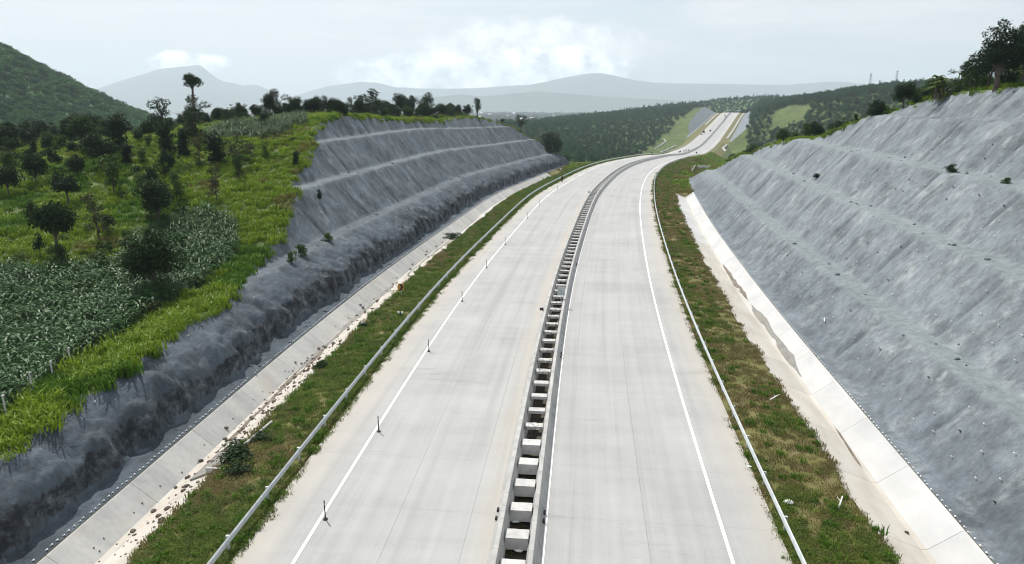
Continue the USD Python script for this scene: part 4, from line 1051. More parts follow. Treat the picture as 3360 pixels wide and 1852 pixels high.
LABEL = {
    0: 'round dense dark tree on a short trunk at the upper edge of the maize field', 1: 'biggest dark round tree, standing alone inside the near maize field', 2: 'spreading dark tree on a thin trunk at the left edge of the maize field',
    3: 'small umbrella-shaped tree on the bright grass above the maize field', 4: 'tiny sapling right beside the umbrella-shaped tree', 5: 'spreading tree with drooping crown on the bright grass above the left maize',
    6: 'round dark tree with a bare trunk showing, at the left margin slope', 7: 'round dark tree cut by the left edge of the photo', 8: 'low dark bush on the yellow-green grass at far left',
    9: 'pale leafy young tree in the middle of the grassy slope', 10: 'widest dark tree half way up the left slope', 11: 'tall dark column of leaves on the upper left slope', 12: 'slim dark columnar tree below the tallest tree', 13: 'dark columnar tree right of another slim one, below the tallest tree',
    14: 'tallest tree, a leafy tuft on a long bare trunk above the left ridge', 15: 'small tree on the ridge just left of the tallest tree', 16: 'small round-topped tree just right of the tallest tree on the ridge',
    17: 'dark bush leaning against a round tree in mid slope', 18: 'dark round tree joined to a bush in mid slope', 19: 'pale thin-leaved tree in mid slope above the round maize-edge tree', 20: 'sparse dark tree with bare lower trunk at the right part of the slope',
    21: 'broad columnar tree near the top of the slope', 22: 'thin tree with scattered leaf tufts left of the broad columnar tree', 23: 'wide sparse tree near the grey cutting on the upper slope', 24: 'small pointed pale sapling near the grey cutting', 25: 'narrow dark tree right at the grassy edge of the grey cutting',
    26: 'pale sapling below the wide sparse tree', 27: 'thin dark sapling beside the pointed pale one', 28: 'pale leafy sapling left of the slim columnar trees', 32: 'round dark tree at the far left under the wooded hill', 33: 'flat-crowned dark tree at the left edge below the wooded hill',
    36: 'thin young plant standing in the left part of the maize', 37: 'short young tree at the left margin of the maize', 38: 'round tree at the foot of the wooded hill', 39: 'round dark tree in front of the lagoon, left of the water',
    47: 'tall lopped tree, highest of the trees on the ridge crest', 50: 'slender lopped tree at the right part of the ridge row', 69: 'lone slender lopped tree in the middle of the crest row', 73: 'tallest round tree in the dense group on the cutting crest', 74: 'second tall round tree in the dense group on the cutting crest', 75: 'left one of two lopped trees with separate tufts on the cutting crest', 76: 'right one of two lopped trees with separate tufts on the cutting crest',
    80: 'forked tree standing alone at the right end of the left cutting crest', 81: 'forked tree standing alone beyond the end of the left cutting', 82: 'large dark bush at the valley edge beyond the left cutting',
    86: 'large dark tree with a thick trunk at the top of the right slope', 87: 'large dark tree cut by the right edge of the photo', 88: 'bright green banana clump on the crest of the right slope', 89: 'drooping palm in front of the large tree on the right crest',
    90: 'round dark tree half way along the right crest', 91: 'broad dark bush at the lower end of the right crest', 92: 'slim dark tree left of the banana clump', 95: 'dark bush under the large trees by the fence posts', 99: 'small dark tree far down the right crest'}
GROUPS = {'ridge': ('dark tree in the row along the ridge left of the grey cutting', 'trees along the left ridge'), 'crest': ('dark tree in the group on the crest of the left cutting', 'trees on the left cutting crest'),
          'slope': ('small dark tree on the grassy slope left of the cutting', 'small trees on the left slope'), 'right': ('small green plant on the crest of the right slope', 'plants on the right crest')}


def ground_at(x, y):
    s, d = to_sd(x, y)
    nat = natural(x, y)
    g, _ = formed(s, d, nat)
    return np.where((np.abs(d) < 155) & (s < 1112), g + zr(s), nat)


rng = np.random.default_rng(77)


def plant(kind, x, y, h, w, label=None, group=None, sink=0.05, name=None, variant=None):
    nv = VARIANTS[kind][0]
    cp, H, W = KIND[(kind, rng.integers(nv) if variant is None else variant)]
    z = float(ground_at(np.array([x]), np.array([y]))[0])
    return copy_of(cp, name or NAME[kind], (x, y, z - sink), rng.random() * 360, (w / W * 1.08, w / W * 1.08, h / H * 1.04), label=label, group=group, cat=CAT.get(kind, 'tree'))


ORD = ['first', 'second', 'third', 'fourth', 'fifth', 'sixth', 'seventh', 'eighth', 'ninth', 'tenth', 'eleventh', 'twelfth', 'thirteenth', 'fourteenth', 'fifteenth', 'sixteenth', 'seventeenth', 'eighteenth', 'nineteenth', 'twentieth'] + ['twenty-' + o for o in ('first', 'second', 'third', 'fourth', 'fifth', 'sixth', 'seventh', 'eighth', 'ninth')]
WORD = {'round': 'round dark tree', 'column': 'columnar dark tree', 'bush': 'low dark bush', 'small': 'small young tree', 'light': 'pale sapling', 'tall2': 'lopped tree', 'spread': 'spreading tree', 'sparse': 'thin tree', 'twin': 'forked tree', 'bigbush': 'large bush'}


def row_of(i):
    x, y = TREES[i][:2]
    return 'right' if (x > 20 and y < 150) else 'crest' if 68 <= i <= 85 else 'ridge' if 39 <= i <= 60 else 'slope'


RANK = {}
for r_ in ('right', 'crest', 'ridge', 'slope'):
    for kd in WORD:
        m_ = sorted([i for i in range(len(TREES)) if i not in LABEL and row_of(i) == r_ and TREES[i][4] == kd], key=lambda i: TREES[i][0] / TREES[i][1])
        for k, i in enumerate(m_):
            RANK[i] = '%s %s from the left' % (ORD[k], WORD[kd]) if len(m_) > 1 else 'only ' + WORD[kd]
PLACE = {'right': 'on the right crest', 'crest': 'on the left cutting crest', 'ridge': 'in the row on the left ridge', 'slope': 'on the open left slope'}
for i, (x, y, h, w, kind) in enumerate(TREES):
    if i in LABEL:
        lab, grp = LABEL[i], None
    else:
        lab, grp = (RANK[i] + ' ' + PLACE[row_of(i)]).replace(', ', ' ', 0), GROUPS[row_of(i)][1]
    left_ = x < 20
    plant(kind, x, y, h * (1.15 if left_ else 1.0), w * (1.15 if left_ else 1.0), lab, grp, variant=int(rng.integers(min(2, VARIANTS[kind][0]))) if kind in ('round', 'bush') else 0 if kind in ('column', 'spread') else None)

# more trees on the left slope, thickening towards the left and the ridge
GW = {'round': 'round tree', 'column': 'column-shaped tree', 'bush': 'low bush', 'light': 'pale sapling', 'spread': 'flat-topped tree', 'tall2': 'lopped tree', 'banana': 'banana plant'}


def label_row(items, bands, where):
    """items: (kind, x, y, h, w). Each gets its size, its row and its place from the left."""
    groups = {}
    for it in items:
        k, x, y, h, w = it
        ref = np.median([q[3] for q in items if q[0] == k])
        size = 'small' if h < .88 * ref else 'large' if h > 1.14 * ref else 'medium'
        s_ = float(to_sd(np.array([x]), np.array([y]))[0][0])
        groups.setdefault((k, size, [nm for lim, nm in bands if s_ < lim][0]), []).append(it)
    for (k, size, band), m in groups.items():
        m.sort(key=lambda q: q[1] / q[2])
        for j, (k, x, y, h, w) in enumerate(m):
            nth = (ORD[j] + ' ') if len(m) > 1 else 'only '
            plant(k, x, y, h, w, nth + size + ' ' + GW[k] + (' from the left' if len(m) > 1 else '') + ' in the ' + band + where)


items = []
while len(items) < 230:
    s, d = rng.uniform(48, 185), -rng.uniform(42, 160)
    if rng.random() > (0.18 + 0.82 * min(1, max(0, (-d - 42) / 45))) * min(1, (s - 30) / 60) or (s < 62 and d > -62):
        continue
    p_ = xyz(s, d)
    if p_[0] / p_[1] < -.80 or (s > 95 and -.57 < p_[0] / p_[1] < -.485):
        continue
    k_ = str(rng.choice(['round', 'column', 'bush', 'light', 'spread', 'tall2'], p=[.30, .20, .18, .18, .08, .06]))
    h = {'round': 3.2, 'column': 3.1, 'bush': 1.9, 'light': 2.6, 'spread': 2.9, 'tall2': 4.0}[k_] * rng.uniform(.75, 1.7)
    items.append((k_, p_[0], p_[1], h, h * {'round': .85, 'column': .6, 'bush': 1.15, 'light': .75, 'spread': 1.0, 'tall2': .6}[k_] * rng.uniform(.85, 1.15)))
label_row(items, ((85, 'front'), (115, 'middle'), (145, 'back'), (999, 'rear')), ' part of the left grove')
items = []
for k in range(74):
    if k < 46:
        s, dd_ = rng.uniform(98, 178), -rng.uniform(46, 78)
    else:
        s, dd_ = rng.uniform(100, 198), -rng.uniform(44, 52)
    p_ = xyz(s, dd_)
    k_ = str(rng.choice(['round', 'column', 'bush', 'light', 'spread', 'tall2'], p=[.28, .18, .28, .08, .06, .12]))
    h = {'round': 3.0, 'column': 3.0, 'bush': 1.8, 'light': 2.4, 'spread': 2.8, 'tall2': 3.8}[k_] * rng.uniform(.65, 1.35)
    items.append((k_, p_[0], p_[1], h, h * {'round': .95, 'column': .65, 'bush': 1.3, 'light': .8, 'spread': 1.1, 'tall2': .62}[k_] * rng.uniform(.85, 1.2)))
label_row(items, ((125, 'near'), (150, 'middle'), (999, 'far')), ' band along the left ridge')
for x, y, h, w, kind, lab in ((54.0, 80.5, 5.2, 4.2, 'round', 'leafy round tree touching the large tree on its left, on the right crest'), (56.5, 73.5, 7.6, 5.6, 'big', 'large dark tree leaning in from the right edge behind the fence'), (54.6, 84.5, 4.0, 3.6, 'round', 'round green tree stepping down left of the large tree on the right crest'), (55.2, 93.0, 3.4, 3.0, 'round', 'round leafy tree between the banana clump and the round tree on the right crest')):
    plant(kind, x, y, h, w, lab)
# hedge-like growth along the right crest
items = []
for k in range(72):
    s = rng.uniform(54, 150)
    p_ = xyz(s, np.interp(s, NRD[:, 0], NRD[:, 1]) + rng.uniform(2.4, 9))
    k_ = str(rng.choice(['bush', 'light', 'round', 'column', 'banana'], p=[.36, .26, .2, .1, .08]))
    h = {'bush': 1.9, 'light': 2.6, 'round': 3.2, 'column': 2.8, 'banana': 3.0}[k_] * rng.uniform(.7, 1.2)
    items.append((k_, p_[0], p_[1], h, h * {'bush': 1.25, 'light': .9, 'round': .95, 'column': .6, 'banana': 1.1}[k_]))
label_row(items, ((80, 'upper'), (110, 'middle'), (999, 'lower')), ' stretch of the right crest')
# weeds rooted on the benches and beside the channels
for (s, d, h, w, lab) in ((56.2, -31.0, 1.5, .9, 'small dark shrub high on the left cutting'), (48.9, -27.0, 1.0, 1.5, 'green shrub on the lowest bench of the left cutting, farthest of three'), (41.4, -26.8, 1.3, 1.5, 'green shrub on the lowest bench of the left cutting, middle of three'), (38.6, -26.5, 1.2, 1.0, 'green shrub on the lowest bench of the left cutting, nearest of three'),
                       (44.8, 36.4, .9, 1.3, 'pale green shrub on the third bench of the right slope'), (76.4, 33.0, .8, 1.2, 'small shrub on the second bench of the right slope'), (35.3, 36.5, .6, .8, 'tiny shrub at the right edge of the third bench'),
                       (9.3, -16.9, 1.0, 2.2, 'dark green weed clump beside the broken channel edge'), (7.6, -16.0, .8, 1.8, 'green weed clump on the near left verge'), (11.2, -16.4, .7, 1.6, 'low weed clump below the concrete pipe'), (22.4, -17.1, .8, 1.3, 'dark weed clump at the channel edge in the middle of the left verge'), (32.0, -17.0, .7, 1.2, 'round weed clump by the channel short of the chevron sign'), (72.8, -18.2, 1.1, 3.0, 'sprawling grey-green shrub hanging over the left channel')):
    p_ = xyz(s, d)
    plant('bush', p_[0], p_[1], h, w, lab, None, name='shrub')


# ---- grass, maize and far woods: instanced
def blade_tuft(seed, n, h, spread, width, lean):
    rng = np.random.default_rng(seed)
    V, Fa = [], []
    for k in range(n):
        a, r = rng.random() * 6.28, spread * rng.random() ** .6
        x, y = r * math.cos(a), r * math.sin(a)
        hh, b, ln = h * rng.uniform(.55, 1.2), rng.random() * 6.28, lean * rng.uniform(.3, 1.2)
        wx, wy = -math.sin(b) * width / 2, math.cos(b) * width / 2
        dx, dy = math.cos(b) * hh * ln, math.sin(b) * hh * ln
        n0 = len(V)
        V += [(x - wx, y - wy, -.06), (x + wx, y + wy, -.06), (x + dx * .35 + wx * .8, y + dy * .35 + wy * .8, hh * .6), (x + dx * .35 - wx * .8, y + dy * .35 - wy * .8, hh * .6), (x + dx, y + dy, hh * (1 - .25 * ln))]
        Fa += [(n0, n0 + 1, n0 + 2), (n0, n0 + 2, n0 + 3), (n0 + 3, n0 + 2, n0 + 4)]
    return np.array(V), np.array(Fa)


def protos(root, items):
    out = []
    for nm, msh, mt in items:
        p_ = fresh(root + '/' + nm)
        usdkit.mesh(stage, p_, msh, mt)
        out.append(p_)
    return out


def scatter(name, label, cat_, items, pts, idx, scale, rng, rz=None, tilt=None):
    path = fresh('/World/' + name)
    UsdGeom.PointInstancer.Define(stage, path)
    pr = protos(path, items)
    instancer(path, pr, pts, idx, rng.random(len(pts)) * 6.283 if rz is None else rz, scale, tilt=tilt, kind='stuff', label=label, cat=cat_)


def in_poly(s, d, poly):
    from matplotlib.path import Path as _P
    return _P(poly).contains_points(np.stack([s, d], 1))


try:
    import matplotlib
except ImportError:
    import shapely

    def in_poly(s, d, poly):
        return shapely.contains_xy(shapely.Polygon(poly), s, d)

CORN_A = [(31, -75), (29.1, -46.3), (29.5, -43.9), (33.5, -41.2), (38.2, -43.3), (43.6, -43.0), (47.4, -40.7), (44.9, -35.9), (37.8, -31.6), (30.3, -30.6), (24, -30.4), (17.2, -30.2), (12.8, -29.9), (7.7, -28.9), (2, -28.6), (-12, -29), (-12, -75)]
CORN_B = [(75.2, -58.1), (80.0, -57.9), (82.4, -53.0), (89.4, -48.0), (80.0, -43.2), (72.9, -44.6), (72.0, -50.6), (72.3, -55.9)]
rng = np.random.default_rng(99)
# meadow on the left hillside
TUFTS = [('green_tuft', blade_tuft(1, 34, .42, .42, .055, .7), M['blade']), ('green_tuft', blade_tuft(2, 30, .55, .40, .055, .9), M['blade']), ('dark_tuft', blade_tuft(3, 34, .50, .42, .06, .6), M['blade_dark']), ('dry_tuft', blade_tuft(4, 30, .48, .36, .045, .7), M['blade_dry'])]
n = 44000
s, a = rng.uniform(-12, 150, n), 24.0 + 100 * rng.random(n) ** 1.35
keep = rng.random(n) < np.clip(1.25 - s / 170, .35, 1)
s, a = s[keep], a[keep]
p_ = xyz(s, -a)
nat = natural(p_[:, 0], p_[:, 1])
g, _i = formed(s, -a, nat)
q_ = xyz(s, -(a + .45))
isc = formed(s, -(a + .45), natural(q_[:, 0], q_[:, 1]))[1]
ok = ~isc & ~in_poly(s, -a, CORN_A) & ~in_poly(s, -a, CORN_B)
s, a, g = s[ok], a[ok], g[ok]
pts = xyz(s, -a, g)
nz = n3(s, a, .11, .11, 301) + .35 * n3(s, a, .5, .5, 302)
edge = np.clip((31 - a) / 5, 0, 1) * .10 + np.clip((s - 30) / 40, 0, 1) * np.clip((48 - a) / 12, 0, 1) * .16
idx = np.where(nz + edge > .17, 3, np.where(nz < -.10, 2, rng.integers(0, 2, len(s))))
sc = rng.uniform(.7, 1.35, len(s)) * np.where(rng.random(len(s)) < .12, 1.5, 1.0)
scatter('meadow_grass', 'bright green and yellowish tall grass on the left hillside', 'grass', TUFTS, pts, idx, sc, rng)
# leafy undergrowth among the trees
n = 2100
s, a = rng.uniform(22, 180, n), 30 + 115 * rng.random(n)
p_ = xyz(s, -a)
g, _i = formed(s, -a, natural(p_[:, 0], p_[:, 1]))
q_ = xyz(s, -(a - 1.2))
isc = formed(s, -(a - 1.2), natural(q_[:, 0], q_[:, 1]))[1]
ok = ~isc & ~_i & ~in_poly(s, -a, CORN_A) & ~in_poly(s, -a, CORN_B) & (n3(s, a, .06, .06, 303) + .3 * n3(s, a, .3, .3, 304) > -.02 - .10 * np.clip((s - 60) / 80, 0, 1))
UG = []
for k, mt in enumerate(('leaf_light', 'leaf_mid', 'leaf_dark', 'leaf_olive')):
    r2 = np.random.default_rng(700 + k)
    cl = [(math.cos(t) * r, math.sin(t) * r, z, rr) for t, r, z, rr in zip(r2.random(9) * 6.28, r2.uniform(0, .7, 9), r2.uniform(.12, .6, 9), r2.uniform(.25, .45, 9))]
    UG.append(('weed_bush', leaf_clumps(r2, cl, 190, .19), M[mt]))
scatter('undergrowth', 'leafy green undergrowth between the trees of the left slope', 'undergrowth', UG, xyz(s[ok], -a[ok], g[ok]), rng.choice(4, ok.sum(), p=[.42, .36, .10, .12]), rng.uniform(.6, 1.5, ok.sum()), rng)
# far side of the crest and the right crest
n = 9000
s = np.concatenate([rng.uniform(60, 225, n // 2), rng.uniform(-5, 165, n // 2)])
d = np.concatenate([-rng.uniform(35, 75, n // 2), rng.uniform(27, 62, n // 2)])
p_ = xyz(s, d)
g, _i = formed(s, d, natural(p_[:, 0], p_[:, 1]))
q_ = xyz(s, d + np.sign(d) * .6)
isc = formed(s, d + np.sign(d) * .6, natural(q_[:, 0], q_[:, 1]))[1]
ok = ~isc & ~in_poly(s, d, CORN_B)
pts = xyz(s[ok], d[ok], g[ok])
scatter('crest_grass', 'long grass along the crests of both cuttings', 'grass', TUFTS, pts, rng.choice([0, 1, 2, 3], ok.sum(), p=[.36, .3, .2, .14]), rng.uniform(.8, 1.5, ok.sum()), rng)

n = 16000
s = rng.uniform(135, 480, n)
d = np.where(rng.random(n) < .5, -1, 1) * rng.uniform(13.2, 46, n)
p_ = xyz(s, d)
g, isc = formed(s, d, natural(p_[:, 0], p_[:, 1]))
ok = ~isc & ((np.abs(d) > 17.4) | (s > 300)) & ((s > DITCH_END_L + 10) | (d > 0))
k = np.where(n3(s, d, .06, .09, 321) > .02, 3, rng.integers(0, 3, n))
scatter('bank_grass', 'rough grass on the banks of the road in the bend', 'grass', TUFTS, xyz(s[ok], d[ok], g[ok]), k[ok], rng.uniform(1.0, 1.9, ok.sum()), rng)

# verges
VT = [('green_tuft', blade_tuft(5, 40, .16, .30, .035, 1.0), M['v_green']), ('dark_tuft', blade_tuft(6, 40, .17, .30, .036, .9), M['v_dark']), ('dry_tuft', blade_tuft(7, 36, .14, .28, .03, 1.1), M['v_dry']), ('weed', blade_tuft(8, 30, .34, .30, .05, .9), M['blade_dark'])]
P_, I_, S_ = [], [], []
for side in (-1, 1):
    n = 30000
    s = -6 + 330 * rng.random(n) ** 1.6
    a = rng.uniform(12.48 if side < 0 else 12.3, 17.9, n)
    a = a + np.where(a < 12.9, rng.normal(0, .12, n), 0)
    if side > 0:
        lim = 17.1 + .55 * n3(s, s * 0, .3, 1, 311) + .35 * n3(s, s * 0, 1.1, 1, 313)
    else:
        lim = 17.45 + .55 * n3(s, s * 0, .3, 1, 312) + .35 * n3(s, s * 0, 1.1, 1, 313)
    bump_ = 0.16 * n3(s, a, 0.7, 0.7, 31) + 0.25 * n3(s, a, 0.12, 0.2, 32)
    h = np.interp(a, [11.9, 12.35, 12.6, 16.6, 17.4, 18.4], [-.12, -.06, -.03, -.10, -.20, -.55]) + np.clip((a - 12.6) / 0.8, 0, 1) * bump_ * np.clip((17.6 - a) / 0.8, 0, 1)
    t = (a - 12.5) / 4.6
    nz = n3(s, a, .13, .25, 313 + side) + .5 * n3(s, a, .7, .7, 316)
    if side < 0:
        dry = nz + .34 * t - .19 - .18 * np.clip((s - 14) / 14, 0, 1) + .12 * np.clip((s - 50) / 40, 0, 1)
    else:
        dry = nz + .16 + .12 * t - .34 * np.exp(-((s - 2) / 5) ** 2) * t - .30 * np.exp(-((s - 38) / 12) ** 2) * (t < .7)
    dens = np.clip(.55 + 1.2 * n3(s, a, .5, .5, 318) - (.25 if side > 0 else 0) * (dry > .1), .12, 1)
    ok = (a < lim) & (rng.random(n) < dens)
    i = np.where(dry > .12, 2, np.where(dry < -.08, rng.choice([0, 0, 1], n), rng.choice([0, 1, 2], n)))
    i = np.where(rng.random(n) < .05, 3, i)
    P_.append(xyz(s[ok], side * a[ok], h[ok]))
    I_.append(i[ok])
    S_.append((rng.uniform(.6, 1.25, n) * np.clip(1 + s / 220, 1, 1.8))[ok])
scatter('verge_grass', 'short green and brown grass on both road verges', 'grass', VT, np.vstack(P_), np.concatenate(I_), np.concatenate(S_), rng)
# weeds in the median soil
s = rng.uniform(-3, 60, 120)
pts = xyz(s, rng.uniform(-.45, .45, 120), np.interp(s, [11, 15], [-.42, -1.05]))
scatter('median_weeds', 'small weeds growing between the median walls', 'weeds', VT[:3], pts, rng.integers(0, 3, 120), rng.uniform(.4, .9, 120), rng)


def maize(seed):
    rng = np.random.default_rng(seed)
    st = rod((0, 0, -.1), (rng.normal(0, .05), rng.normal(0, .05), 1.6), .018, .010, 5)
    V, Fa = [np.array(st.vertices)], [np.array(st.faces)]
    n0 = len(V[0])
    a0 = rng.random() * 6.28
    for k in range(12):
        a = a0 + k * 3.14 + rng.normal(0, .6)
        z0, L, wd = .22 + k * .105, rng.uniform(.6, .95), rng.uniform(.12, .17)
        t = np.linspace(0, 1, 5)
        up = rng.uniform(.55, 1.05)
        r_, z_ = L * t * math.cos(up) * (1 + .9 * t), z0 + L * t * math.sin(up) - .85 * L * t ** 2.4
        w_ = wd / 2 * np.sin(np.pi * (.12 + .86 * t))
        cx, cy, px, py = r_ * math.cos(a), r_ * math.sin(a), -math.sin(a), math.cos(a)
        V += [np.stack([cx + px * w_, cy + py * w_, z_], 1), np.stack([cx - px * w_, cy - py * w_, z_], 1)]
        Fa.append(np.array([q for i in range(4) for q in ((n0 + i, n0 + i + 1, n0 + i + 6), (n0 + i, n0 + i + 6, n0 + i + 5))]))
        n0 += 10
    for k in range(5):
        a = rng.random() * 6.28
        V.append(np.array([(0, 0, 1.7), (.03, 0, 1.72), (.16 * math.cos(a), .16 * math.sin(a), 2.05)]))
        Fa.append(np.array([(n0, n0 + 1, n0 + 2)]))
        n0 += 3
    return np.vstack(V), np.vstack(Fa)


MZ = [('maize_plant', maize(i), M['corn']) for i in range(4)]
for poly, lab, sp in ((CORN_A, 'field of dark green maize on the near left slope', .54), (CORN_B, 'small patch of maize on the ridge beside the cutting', .75)):
    q = np.array(poly)
    s, d = np.meshgrid(np.arange(q[:, 0].min(), q[:, 0].max(), sp), np.arange(q[:, 1].min(), q[:, 1].max(), .42), indexing='ij')
    s, d = s.ravel() + rng.normal(0, .09, s.size), d.ravel() + rng.normal(0, .1, s.size)
    ok = in_poly(s, d, poly) & (rng.random(s.size) < .93)
    s, d = s[ok], d[ok]
    p_ = xyz(s, d)
    p_[:, 2] = ground_at(p_[:, 0], p_[:, 1])
    tl = np.stack([rng.random(len(s)) * 6.28, np.abs(rng.normal(0, .10, len(s)))], 1)
    scatter('maize_field', lab, 'maize', MZ, p_, rng.integers(0, 4, len(s)), rng.uniform(.55, .95, len(s)) * (1 + .6 * n3(s, d, .12, .12, 331)), rng, tilt=tl)


def far_tree(seed, h, w, n, size, kind):
    rng = np.random.default_rng(seed)
    if kind == 'slim':
        cl = [(rng.normal(0, w * .14), rng.normal(0, w * .14), z, w * rng.uniform(.22, .36)) for z in np.linspace(h * .3, h * .9, 8)]
    else:
        cl = shell_clumps(rng, 11, h * .58, w * .34, h * .26, w * .16, w * .28)
    v, f = leaf_clumps(rng, cl, n / sum(c[3] ** 2 for c in cl), size)
    t = rod((0, 0, -.5), (0, 0, h * .6), w * .035, w * .02, 5)
    return np.vstack([v, t.vertices]), np.vstack([f, np.array(t.faces) + len(v)])


FT = [('far_tree', far_tree(1, 6.5, 5.2, 300, .62, 'round'), M['leaf_far']), ('far_tree', far_tree(2, 5.0, 5.6, 280, .62, 'round'), M['leaf_far_dark']), ('far_tree', far_tree(3, 8.0, 3.4, 260, .55, 'slim'), M['leaf_far']), ('far_tree', far_tree(4, 3.4, 5.0, 240, .6, 'round'), M['leaf_far_dark']), ('far_tree', far_tree(5, 7.2, 5.0, 300, .62, 'round'), M['leaf_far_dark']), ('far_tree', far_tree(6, 4.0, 5.0, 260, .62, 'round'), M['leaf_far'])]
HT = [('hill_tree', far_tree(11, 6.5, 6.2, 340, .62, 'round'), M['leaf_hill']), ('hill_tree', far_tree(12, 5.5, 5.6, 320, .62, 'round'), M['leaf_hill']), ('hill_tree', far_tree(13, 7.0, 5.0, 320, .6, 'round'), M['leaf_far'])]


def wood(name, label, x0, x1, y0, y1, sp, keep, mix, items, scl=(.75, 1.3), gap=24.0):
    x, y = np.meshgrid(np.arange(x0, x1, sp), np.arange(y0, y1, sp), indexing='ij')
    x, y = x.ravel() + rng.uniform(-.5, .5, x.size) * sp, y.ravel() + rng.uniform(-.5, .5, x.size) * sp
    s, d = to_sd(x, y)
    ok = ((np.abs(d) > gap) | (s > 1122)) & keep(x, y, s, d) & (np.abs(x / np.maximum(y, 1)) < .86)
    x, y = x[ok], y[ok]
    z = ground_at(x, y)
    n = len(x)
    scatter(name, label, 'woodland', items, np.stack([x, y, z - .2], 1), rng.choice(len(items), n, p=mix), rng.uniform(*scl, n), rng)
    return n


patch = lambda x, y, f, k: n3(x, y, f, f, k)
wood('hill_wood', 'dense green wood covering the steep hill at the left edge', -760, -215, 300, 760, 4.6, lambda x, y, s, d: (y < 640 + .15 * x + 100) & (patch(x, y, 1 / 24, 408) > -.27), [.4, .35, .25], HT, (.6, 1.6))
wood('valley_wood', 'scattered dark trees in the dip between the left ridge and the wooded hill', -330, -10, 190, 640, 8.0, lambda x, y, s, d: (patch(x, y, 1 / 45, 401) > -.12) & ~((x / y > -.575) & (x / y < -.48) & (y < 420)) & ~((s < 232) & (d > -150)), [.22, .22, .14, .2, .12, .10], FT, (.6, 1.0))
wood('forest', 'wide forest and plantation filling the valley left of the far road', -140, 330, 245, 1000, 5.4, lambda x, y, s, d: (d < -(34 + 8 * patch(x, y, 1 / 30, 402))) & (d < -46 + .0 * s) & (s > 228) & (patch(x, y, 1 / 28, 403) > -.20), [.16, .20, .26, .16, .08, .14], FT, (.7, 1.15))
wood('forest', 'forest on the hill right of the far road with a green clearing', 60, 640, 200, 1000, 5.2, lambda x, y, s, d: (d > 36 + 10 * patch(x, y, 1 / 30, 404)) & (s > 215) & ~((((s - 690) / 50) ** 2 + ((d - 72) / 17) ** 2 + 1.6 * patch(x, y, 1 / 22, 407)) < 1) & (patch(x, y, 1 / 30, 405) > -.30), [.20, .24, .06, .22, .16, .12], FT, (.75, 1.25))
wood('forest', 'bluish wood on the far rise where the road disappears', 60, 760, 1000, 1560, 8.0, lambda x, y, s, d: (np.abs(d) > 40) | (s > 1122), [.2, .3, .2, .1, .1, .1], FT, (.8, 1.3))
wood('scrub', 'low dark scrub in the dip right of the road beyond the slope', 40, 210, 150, 330, 5.0, lambda x, y, s, d: (d > 38) & (s > 140) & (patch(x, y, 1 / 20, 406) > -.1), [.05, .2, 0, .5, .05, .2], FT, (.5, .8), 36)
# far plain: dark groves as low tree masses, and pale houses
rngp = np.random.default_rng(7)
n = 2600
r_, t_ = rngp.uniform(1500, 5200, n), rngp.uniform(-.12, .52, n)
x, y = r_ * np.sin(t_), r_ * np.cos(t_)
ok = (n3(x, y, 1 / 420, 1 / 420, 411) > -.03) & (y > 1550)
scatter('plain_groves', 'dark groves dotted over the hazy plain', 'woodland', [('grove', far_tree(31, 9, 30, 200, 4.2, 'round'), M['leaf_far_dark'])], np.stack([x, y, np.full(n, -57.6)], 1)[ok], np.zeros(ok.sum(), int), rngp.uniform(.6, 1.4, ok.sum()), rngp)

# ------------------------------------------------------------------ small things along the road
def at_road(m, s, d, h=0.0, turn=0.0):
    """A mesh built round the origin (x right of the road, y along it) set down at (s, d)."""
    t = heading(s) - turn
    c, sn = math.cos(t), math.sin(t)
    R = np.array([[c, sn, 0], [-sn, c, 0], [0, 0, 1]])
    return trimesh.Trimesh(np.asarray(m.vertices) @ R.T + xyz(s, d, h), m.faces, process=False)


def stand(name, s, d, h=0.0, turn=0.0, **kw):
    p = xyz(s, d, h)
    return group_of(name, p, -math.degrees(heading(s) - turn), **kw)


def disc(r0, r1, z0, z1, n=14):
    return rod((0, 0, z0), (0, 0, z1), r0, r1, n)


# flexible posts on the left edge line
SITES = [3.7, 12.7, 26.3, 40.3, 54.4, 68.5, 91.1, 106.9, 134.3, 170.2, 191.1]
WHERE = ['nearest', 'second nearest', 'third nearest', 'fourth nearest', 'fifth nearest', 'sixth nearest', 'seventh nearest', 'eighth nearest', 'third farthest', 'second farthest', 'farthest']
for k, s in enumerate(SITES):
    g = stand('delineator_post', s, -9.55, 0.004, label='thin dark post standing on the left edge line, %s to the camera' % WHERE[k], cat='post', group='posts on the left edge line')
    put('base', cat([disc(.13, .11, 0, .045), disc(.07, .05, .045, .10)]), M['rubber'], g, smooth=30)
    put('post', disc(.034, .030, .10, 1.02, 10), M['rubber'], g, smooth=30)
    put('band', disc(.036, .036, .80, .88, 10), M['post_grey'], g, smooth=30)
    put('cap', disc(.030, .012, 1.02, 1.05, 10), M['rubber'], g, smooth=30)
# sign seen from behind on the median
g = stand('road_sign', 39.6, 0.45, 0.45, label='grey square sign seen from behind on a thin post in the median', cat='sign')
pl = trimesh.creation.box((.74, .025, .84))
pl.apply_translation((0, 0.03, 1.15))
put('panel', pl, M['steel'], g)
put('post', rod((0, 0, -.2), (0, 0, 1.5), .028, .028, 10), M['steel'], g, smooth=30)
put('bracket', cat([box(0, .008, .95, .66, .03, .045), box(0, .008, 1.38, .66, .03, .045)]), M['steel'], g)
put('foot_plate', cat([box(.12, 0, -.02, .34, .10, .05), box(.28, 0, .17, .06, .12, .42)]), M['barrier'], g)
